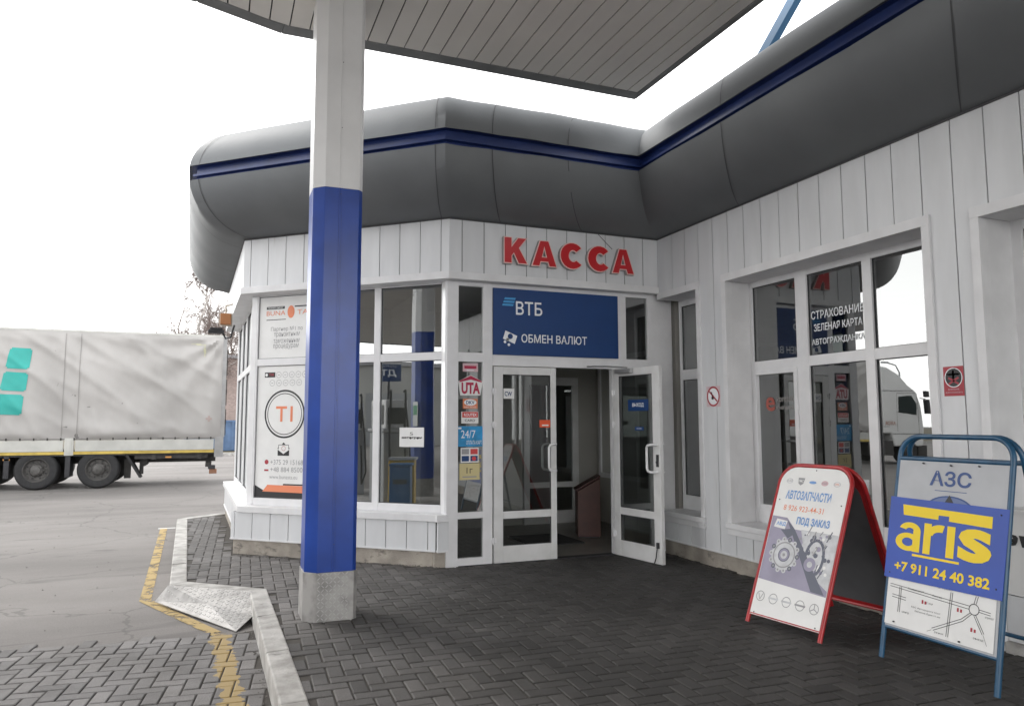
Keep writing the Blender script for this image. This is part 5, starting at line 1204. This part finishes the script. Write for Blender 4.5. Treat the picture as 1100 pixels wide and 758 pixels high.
m.quad((x0t, YL, z1t), (x1t, YL, z1t), (x1t, YB, z1t), (x0t, YB, z1t)); m.quad((x1t, YL, z0t), (x1t, YB, z0t), (x1t, YB, z1t), (x1t, YL, z1t)); m.quad((x0t, YB, z0t), (x0t, YL, z0t), (x0t, YL, z1t), (x0t, YB, z1t)); m.quad((x1t, YB, z0t), (x0t, YB, z0t), (x0t, YB, z1t), (x1t, YB, z1t)); m.quad((x0t, YL, z0t), (x0t, YB, z0t), (x1t, YB, z0t), (x1t, YL, z0t))
# printed squares follow the sheet
def sheet_patch(quad_, mi, n=14):
    vs2 = []; (a, b, c, d) = quad_
    for j in range(n + 1):
        for i in range(n + 1):
            u, v = i / n, j / n
            x = (d[0] * (1 - u) + c[0] * u) * (1 - v) + (a[0] * (1 - u) + b[0] * u) * v; z = (d[1] * (1 - u) + c[1] * u) * (1 - v) + (a[1] * (1 - u) + b[1] * u) * v
            vs2.append((x, YL - fold(x, z) - .012, z))
    ff = []
    for j in range(n):
        for i in range(n):
            if (i in (0, n - 1)) and (j in (0, n - 1)): continue
            ff.append((j * (n + 1) + i, j * (n + 1) + i + 1, (j + 1) * (n + 1) + i + 1, (j + 1) * (n + 1) + i))
    m.add(vs2, ff, mi)
sheet_patch([(-9.60, 3.40), (-9.13, 3.385), (-9.175, 2.86), (-9.68, 2.88)], 1)
sheet_patch([(-9.70, 2.80), (-9.185, 2.77), (-9.225, 2.31), (-9.76, 2.335)], 1)
sheet_patch([(-9.83, 2.245), (-9.26, 2.23), (-9.275, 1.725), (-9.90, 1.75)], 1)
sheet_patch([(-5.50, 3.66), (-5.13, 3.64), (-5.13, 3.60), (-5.50, 3.62)], 2, 3); sheet_patch([(-5.19, 3.62), (-5.13, 3.62), (-5.13, 3.25), (-5.19, 3.35)], 2, 3)
sheet_patch([(-5.08, 1.72), (-4.92, 1.72), (-4.92, 1.56), (-5.08, 1.56)], 3, 3)
for xx in (-8.42, -8.08, -12.3, -12.0, -15.4): sheet_patch([(xx, 3.80), (xx + .016, 3.80), (xx + .016, 1.2), (xx, 1.2)], 4, 26)
m.build("tarpaulin", [M_tarp, M_teal, mat("tape_yellow", (0.50, 0.50, 0.34), .6), mat("patch_brown", (0.36, 0.29, 0.27), .6), mat("seam_grey", (0.27, 0.26, 0.25), .7)], TR, smooth=True)
m = MB(); m.box(x0t - .02, x1t + .03, YL - .01, YL + .06, z1t - .02, z1t + .03)
m.build("roof_rail", M_side, TR)
m = MB()
for i in range(46): m.box(-18.0 + i * .29, -17.97 + i * .29, YL - .03, YL + .0, 1.10, 1.16)
m.box(x0t, x1t, YL - .012, YL + .02, 1.125, 1.135); m.build("strap_hooks", M_chassis, TR)
m = MB()
for a, b in ((-18.1, -16.3), (-16.1, -12.3), (-12.1, -8.36), (-8.10, -4.86)): m.box(a, b, YL - .008, YL + .03, .82, 1.095); 
m.build("sideboard", M_side, TR, bevel=.006)
m = MB(); m.box(-18.1, -4.85, YL - .012, YL + .02, .745, .815); m.build("yellow_rail", M_ystripe, TR)
for a in (-16.2, -12.2, -8.23):
    m = MB(); m.box(a - .10, a + .10, YL - .03, YL + .05, .72, 1.15); m.box(a - .05, a + .05, YL - .045, YL - .03, .78, 1.12); m.build("stake_post", M_side, TR, bevel=.005)
m = MB(); m.box(-4.84, -4.62, YL - .02, YL + .22, .62, 1.15); m.box(-4.70, -4.60, YL - .02, YL + .16, 1.15, 3.87); m.box(-4.70, -4.60, YB - .16, YB, .62, 3.87); m.box(-4.72, -4.60, YL, YB, 3.80, 3.87); m.build("rear_frame", mat("frame_grey", (0.33, 0.33, 0.33), .6, 0, .2, 5), TR, bevel=.008)
for k in range(3):
    q = MB(); q.box(-4.60, -4.57, YL - .01, YL + .03, 1.5 + k * .8, 1.62 + k * .8); q.tube([(-4.585, YL + .01, 1.2 + k * .8), (-4.585, YL + .01, 1.9 + k * .8)], .012, 6); q.build("door_latch", M_chassis, TR)
m = MB(); m.box(-18.0, -4.80, YL + .7, YL + .85, .48, .80); m.box(-18.0, -4.80, YB - .85, YB - .7, .48, .80); m.box(-18.0, -4.8, YL + .05, YB - .05, .70, .745)
for xx in (-16, -14, -12, -6.3, -5.2): m.box(xx - .05, xx + .05, YL + .05, YB - .05, .58, .70)
m.box(-5.05, -4.90, YL + .10, YB - .10, .36, .46); m.box(-7.0, -6.85, YL + .3, YL + .42, .10, .60); m.box(-6.75, -5.0, YL + .08, YL + .16, .60, .70)
m.tube([(-6.6, YL + .35, .2), (-6.6, YL + .35, .55)], .05, 8); m.lathe((-6.55, YL + .3, .5), (0, 1, 0), [(.001, 0), (.1, 0), (.1, .5), (.001, .5)], 14)
m.build("chassis", M_chassis, TR)
for nm, a, b in (("mudflap", (-6.86, .74), (-6.55, .10)), ):
    q = MB(); q.hexa([(-6.62, YL + .02, .12), (-6.58, YL + .02, .12), (-6.58, YL + .55, .12), (-6.62, YL + .55, .12), (-6.98, YL + .02, .72), (-6.90, YL + .02, .72), (-6.90, YL + .55, .72), (-6.98, YL + .55, .72)]); q.build("mudflap", M_rubber, TR)
m = MB()
for xa in (-9.60, -8.30, -10.95): m.box(xa, xa + .11, YL + .0, YL + .55, .18, .72)
m.box(-11.0, -9.66, YL + .02, YL + .5, .70, .735); m.box(-9.50, -8.25, YL + .02, YL + .5, .70, .735); m.box(-8.15, -6.95, YL + .02, YL + .5, .70, .735); m.build("mudguard", M_steel, TR)
m = MB(); m.box(-4.98, -4.80, YL + .02, YL + .30, .30, .40); m.box(-4.95, -4.76, YL + .04, YL + .22, .18, .30, 1); m.build("tail_light", [M_steel, mat("tail_brown", (0.25, 0.12, 0.07), .6)], TR, bevel=.01)
m = MB()
for xx in (-5.95, -9.55, -12.9): m.box(xx - .07, xx + .07, YL - .0, YL + .02, .62, .66)
m.build("side_marker", mat("marker_orange", (0.55, 0.25, 0.06), .5), TR)
def wheel(cx, parent, y=YL + .02, r=.485, depth=.38):
    q = MB(); c = (cx, y, ROAD + r)
    q.lathe(c, (0, 1, 0), [(.29, .02), (.30, -.005), (.36, -.02), (.44, -.012), (r - .012, .02), (r, .07), (r, depth - .07), (r - .012, depth - .02), (.44, depth), (.29, depth)], 44); ty = q.build("tyre", M_rubber, parent, smooth=True)
    q = MB(); q.lathe(c, (0, 1, 0), [(.295, .0), (.285, -.006), (.275, .01), (.262, .08), (.235, .11), (.17, .115), (.15, .07), (.13, .045), (.105, .04), (.10, -.01), (.085, -.02), (.001, -.02)], 40)
    for k in range(10):
        a = 2 * math.pi * k / 10; q.lathe((cx + .165 * math.cos(a), y + .10, ROAD + r + .165 * math.sin(a)), (0, -1, 0), [(.016, 0), (.016, .04), (.001, .045)], 8)
    for k in range(8):
        a = 2 * math.pi * (k + .5) / 8; disc(q, (cx, y + .108, ROAD + r), (1, 0, 0), (0, 0, 1), .215 * math.cos(a), .215 * math.sin(a), .022, 0, 1, k=10)
    rm = q.build("rim", [M_rim, M_black], ty, smooth=True)
    return ty
for cx in (-8.92, -7.564, -10.276):
    wheel(cx, TR)
    q = MB(); q.lathe((cx, YL + .45, ROAD + .485), (0, 1, 0), [(.001, 0), (.09, 0), (.09, 1.6), (.001, 1.6)], 10); q.lathe((cx, YB - .42, ROAD + .485), (0, 1, 0), [(.001, 0), (.485, 0), (.485, .38), (.001, .38)], 24); q.build("axle", M_chassis, TR)

# tractor unit (seen mirrored in the wide window)
TC = thing("truck_tractor", (-20.5, 15.3, ROAD), "white lorry cab coupled to the trailer, seen mirrored in the wide window", "truck")
prof = [(-21.00, .55), (-21.07, 1.2), (-20.97, 2.2), (-20.80, 2.72), (-20.35, 3.0), (-19.85, 3.42), (-19.2, 3.68), (-18.80, 3.72), (-18.70, 1.05), (-19.35, 1.02), (-19.50, .55)]
m = MB(); m.ext([Vector((x, YL + .03, z)) for x, z in prof], (0, 2.44, 0)); cabo = m.build("cab", M_cabwhite, TC, bevel=.06); m = MB(); m.box(-20.6, -18.85, YL + .02, YL + .035, 2.74, 2.765); m.box(-20.95, -19.4, YL + .018, YL + .04, 1.0, 1.02); m.build("side_trim", M_seam, cabo)
M_cw = mat("cab_window", (0.02, 0.03, 0.03), .1)
m = MB(); m.ext([Vector((x, YL + .018, z)) for x, z in ((-20.70, 1.75), (-19.80, 1.85), (-19.80, 2.5), (-20.50, 2.55), (-20.75, 2.2))], (0, .03, 0)); m.build("side_window", M_cw, cabo)
m = MB(); m.hexa([(-21.05, YL + .2, 1.75), (-21.05, YB - .2, 1.75), (-20.95, YB - .2, 1.75), (-20.95, YL + .2, 1.75), (-20.85, YL + .25, 2.65), (-20.85, YB - .25, 2.65), (-20.75, YB - .25, 2.65), (-20.75, YL + .25, 2.65)]); m.build("windscreen", M_cw, cabo)
m = MB()
for a, b in (((-20.80, .95), (-20.80, 2.65)), ((-19.70, 1.1), (-19.70, 2.65)), ((-20.80, 2.65), (-19.70, 2.65)), ((-19.25, 1.3), (-18.85, 1.3))):
    line2(m, (0, YL + .024, 0), (1, 0, 0), EZ, a, b, .018, 0, 0)
m.build("door_seam", M_seam, cabo)
m = MB(); put_text(m, "AXOR", (-19.60, YL + .022, 1.35), (1, 0, 0), EZ, .6, .16, 0, .02); m.build("lettering", mat("cab_print", (0.40, 0.2, 0.15), .5), cabo)
m = MB(); m.box(-21.20, -21.05, YL - .20, YL - .02, 1.8, 2.4); m.tube([(-20.95, YL + .03, 2.45), (-21.10, YL - .08, 2.42), (-21.13, YL - .1, 2.3)], .02, 6); m.box(-21.20, -21.05, YL - .2, YL - .05, 2.5, 2.75); m.build("mirror", M_black, TC, bevel=.02)
m = MB(); m.box(-21.20, -20.75, YL + .05, YB - .05, .15, .58); m.box(-19.45, -18.05, YL + .05, YL + .6, .22, .75); m.box(-20.95, -15.85, YL + .75, YB - .75, .60, .85); m.box(-17.65, -15.45, YL + .1, YL + .6, .88, .95); m.build("chassis", M_chassis, TC, bevel=.02)
m = MB(); m.lathe((-18.50, YL + .15, 1.0), (0, 0, 1), [(.001, 0), (.08, 0), (.08, 2.4), (.001, 2.4)], 12); m.box(-18.65, -18.55, YL + .3, YB - .3, 1.0, 3.6); m.build("exhaust_stack", M_chrome, TC)
for cx in (-20.20, -16.85):
    w_ = wheel(cx, TC, YL + .03)
    q = MB(); q.lathe((cx, YB - .42, ROAD + .485), (0, 1, 0), [(.001, 0), (.485, 0), (.485, .38), (.001, .38)], 24); q.lathe((cx, YL + .45, ROAD + .485), (0, 1, 0), [(.001, 0), (.09, 0), (.09, 1.6), (.001, 1.6)], 10); q.build("axle", M_chassis, TC)

# ------------------------------------------------------------------ pump island (mirrored in the bay glass)
def pump(cx, cy, label):
    T = thing("fuel_dispenser", (cx, cy, ROAD + .15), label, "fuel pump", "fuel dispensers on the pump island")
    m = MB(); m.box(cx - .45, cx + .45, cy - .25, cy + .25, ROAD + .15, 1.35); m.box(cx - .5, cx + .5, cy - .28, cy + .28, 1.35, 1.42); m.build("body", M_pump, T, bevel=.02)
    m = MB(); m.box(cx - .45, cx + .45, cy - .22, cy + .22, 1.42, 1.95); m.build("display_head", M_colw, T, bevel=.02)
    m = MB(); m.box(cx + .4501, cx + .456, cy - .18, cy + .18, 1.5, 1.8); m.box(cx - .35, cx + .35, cy + .2201, cy + .226, 1.5, 1.85); m.build("display", M_black, T)
    for k, yy in enumerate((-.15, .15)):
        q = MB(); q.tube([(cx + .47, cy + yy, 1.35), (cx + .52, cy + yy, 2.0), (cx + .5, cy + yy, 2.12), (cx + .42, cy + yy, 2.1)], .022, 8); q.tube([(cx + .5, cy + yy, 1.9), (cx + .62, cy + yy * 1.3, 1.2), (cx + .66, cy + yy * 1.4, .5), (cx + .58, cy + yy, .25), (cx + .52, cy + yy, .9), (cx + .5, cy + yy, 1.1)], .018, 8); q.build("hose", M_rubber, T, smooth=True)
        q = MB(); q.box(cx + .46, cx + .53, cy + yy - .03, cy + yy + .03, 1.05, 1.3); q.tube([(cx + .5, cy + yy, 1.28), (cx + .56, cy + yy, 1.42)], .018, 8); q.build("nozzle", M_chrome, T)
    return T
isl = MB(); isl.box(-11.8, -6.9, -3.1, -0.3, ROAD - .02, ROAD + .15); tag(isl.build("pump_island", M_kerb, bevel=.02), kind="structure")
pump(-8.75, -1.15, "grey fuel dispenser with black hoses nearest the shop on the pump island")
pump(-11.0, -0.95, "grey fuel dispenser at the far end of the pump island")
SG = thing("pump_sign", (-8.2, -1.1, 1.95), "dark blue sign reading ДТ standing on the nearest fuel dispenser", "sign")
nx_ = Vector((0.90, 0.43, 0)).normalized(); ex_ = Vector((-nx_.y, nx_.x, 0)); cc = Vector((-8.55, -1.05, 2.30))
m = MB(); m.ext([cc - ex_ * .24 , cc + ex_ * .24, cc + ex_ * .24 + EZ * .32, cc - ex_ * .24 + EZ * .32], -nx_ * .05); m.build("panel", M_signblue, SG, bevel=.005)
m = MB(); put_text(m, "ДТ", cc - ex_ * .15 + EZ * .08 + nx_ * .002, ex_, EZ, .30, .14, 0, .03); put_text(m, "СПАРТАК", cc - ex_ * .15 + EZ * .26 + nx_ * .002, ex_, EZ, .30, .04, 0, .0); m.build("lettering", M_whitev, SG)
m = MB(); m.tube([cc - nx_ * .025 + EZ * .01, cc - nx_ * .025 - EZ * .36], .02, 8); m.build("pole", M_steel, SG)
WB = thing("waste_bin", (-7.05, -0.75, ROAD), "blue bin with a dark slot beside the pump island", "bin")
bx, by = -7.12, -0.82
def rbox(mb, c, n_, w, d, z0, z1, mi=0):
    n_ = Vector(n_).normalized(); t = Vector((-n_.y, n_.x, 0)); c = Vector((c[0], c[1], 0))
    ps_ = [c - t * w / 2, c + t * w / 2, c + t * w / 2 - n_ * d, c - t * w / 2 - n_ * d]
    mb.hexa([(p.x, p.y, z0) for p in ps_] + [(p.x, p.y, z1) for p in ps_], mi)
m = MB(); rbox(m, (bx, by), nx_, .36, .34, ROAD, .80); m.build("body", M_binblue, WB, bevel=.02)
m = MB(); rbox(m, (bx + .005, by), nx_, .24, .02, .50, .58); m.build("slot", M_black, WB)
m = MB(); rbox(m, (bx + .02, by), nx_, .40, .38, .80, .84); m.build("lid", M_binblue, WB, bevel=.01)
YC = thing("air_cabinet", (-7.6, -0.9, ROAD), "yellow service cabinet standing behind the blue bin", "cabinet")
m = MB(); rbox(m, (bx - .40, by - .16), nx_, .46, .36, ROAD, .88); m.build("body", M_ystee, YC, bevel=.02)
m = MB(); rbox(m, (bx - .38, by - .16), nx_, .50, .40, .88, .92); m.build("lid", M_pump, YC)

# ------------------------------------------------------------------ background
M_brick = brickwall_mat()
BR = thing("brick_building", (-4.3, 41, 0), "reddish brick building seen in the gap between trailer and shop", "building")
m = MB(); m.box(-6.1, 6, 40, 48, ROAD, 5.4); m.build("wall", M_brick, BR)
m = MB(); m.box(-6.3, 6.2, 39.8, 48.2, 5.4, 5.6); m.build("roof", M_roof, BR)
m = MB(); m.box(-2.5, -1.2, 39.97, 40.02, 1.2, 2.8); m.build("window", M_cw, BR)
BC = thing("skip_container", (-4.9, 37.3, 0), "pale blue metal container in front of the brick building", "container")
m = MB(); m.box(-6.4, -2.9, 36.4, 38.2, .0, 1.65); m.build("body", M_contain, BC, bevel=.03)
m = MB()
for k in range(8): m.box(-6.35 + k * .48, -6.25 + k * .48, 36.34, 36.40, .05, 1.6)
m.box(-6.45, -2.85, 36.33, 36.42, 1.58, 1.68); m.build("ribs", M_contain, BC)

def birch(name, x, y, H, seed, label, spread=2.6, droop=True):
    rnd = random.Random(seed); T = thing(name, (x, y, ROAD), label, "tree", "bare trees behind the yard")
    tr = MB(); tw = MB()
    pts = [Vector((x, y, ROAD))]
    for k in range(1, 9): pts.append(Vector((x + rnd.uniform(-.12, .12) * k * .4, y + rnd.uniform(-.1, .1) * k * .3, ROAD + H * k / 8)))
    tr.tube(pts, H * .014, 8, r1=.02)
    def twig(p, d, L_, r, lev):
        n = 5; q = [p]; dd = d.copy()
        for i in range(n):
            dd = (dd + Vector((rnd.gauss(0, .12), rnd.gauss(0, .12), (-.22 if lev >= 2 and droop else .04) + rnd.gauss(0, .08)))).normalized(); q.append(q[-1] + dd * L_ / n)
        (tr if lev == 0 else tw).tube(q, r, 4 if lev else 6, r1=r * .3)
        if lev < 3:
            for k in range((8, 8, 6)[lev]):
                i = rnd.randint(1, n); a = rnd.uniform(0, 6.28)
                nd = (dd * .6 + Vector((math.cos(a), math.sin(a), rnd.uniform(-.1, .5) if lev < 2 else -.6)) * .7).normalized()
                twig(q[i], nd, L_ * rnd.uniform(.4, .65), r * .45, lev + 1)
    for k in range(20):
        f = rnd.uniform(.30, .98); i = min(7, int(f * 8)); p = pts[i].lerp(pts[i + 1], f * 8 - i); a = rnd.uniform(0, 6.28)
        twig(p, Vector((math.cos(a), math.sin(a), rnd.uniform(.5, 1.1))).normalized(), spread * (1.15 - f * .6) * rnd.uniform(.7, 1.1), .045, 0)
    tr.build("trunk", M_bark, T, smooth=True); tw.build("crown", M_twig, T)
    return T
birch("birch_tree", -5.7, 38.5, 11.5, 1, "bare birch with drooping twigs left of the shop corner", 2.4)
birch("birch_tree", -4.3, 44, 13.0, 5, "taller bare birch partly hidden behind the shop eaves", 2.8)

WH = thing("warehouse", (-48, -14, ROAD), "long grey warehouse beyond the pumps, seen only mirrored in the bay glass", "building")
m = MB(); m.box(-56, -46, -45, 2, ROAD, 5.6); m.build("wall", mat("warehouse_wall", (0.30, 0.30, 0.29), .8, 0, .2, .4), WH)
m = MB(); m.box(-56.3, -45.7, -45.3, 2.3, 5.6, 5.9); m.build("roof", M_roof, WH)
for k in range(5):
    m = MB(); m.box(-46.03, -45.98, -42 + k * 9, -38.5 + k * 9, ROAD + .02, 3.6); m.build("gate", mat("gate_grey", (0.2, 0.21, 0.22), .6), WH)
for (bx_2, by_2, bh, sd_, lb) in ((-7.6, 58, 12.5, 9, "far bare birch above the rear end of the trailer"), (-5.6, 62, 14.0, 13, "far bare tree directly left of the shop corner"), (-3.6, 57, 13.0, 17, "far bare tree behind the brick building")):
    birch("birch_tree", bx_2, by_2, bh, sd_, lb, 3.4)

# mast of a distant street lamp, mirrored in the wide window
SL = thing("street_lamp", (-34, 26, ROAD), "grey street lamp far behind the lorry", "street lamp")
m = MB(); m.tube([(-34, 26, ROAD), (-34, 26, 4.6)], .08, 8, r1=.05); m.build("pole", M_galv, SL)
m = MB(); m.tube([(-34, 26, 4.6), (-33.7, 26, 5.0), (-32.9, 26, 5.15)], .04, 6); m.build("arm", M_galv, SL)
m = MB(); m.box(-33.0, -32.5, 25.93, 26.07, 5.10, 5.2); m.build("lamp_head", M_galv, SL)

for o in bpy.data.objects:
    if "_base" in o: del o["_base"]
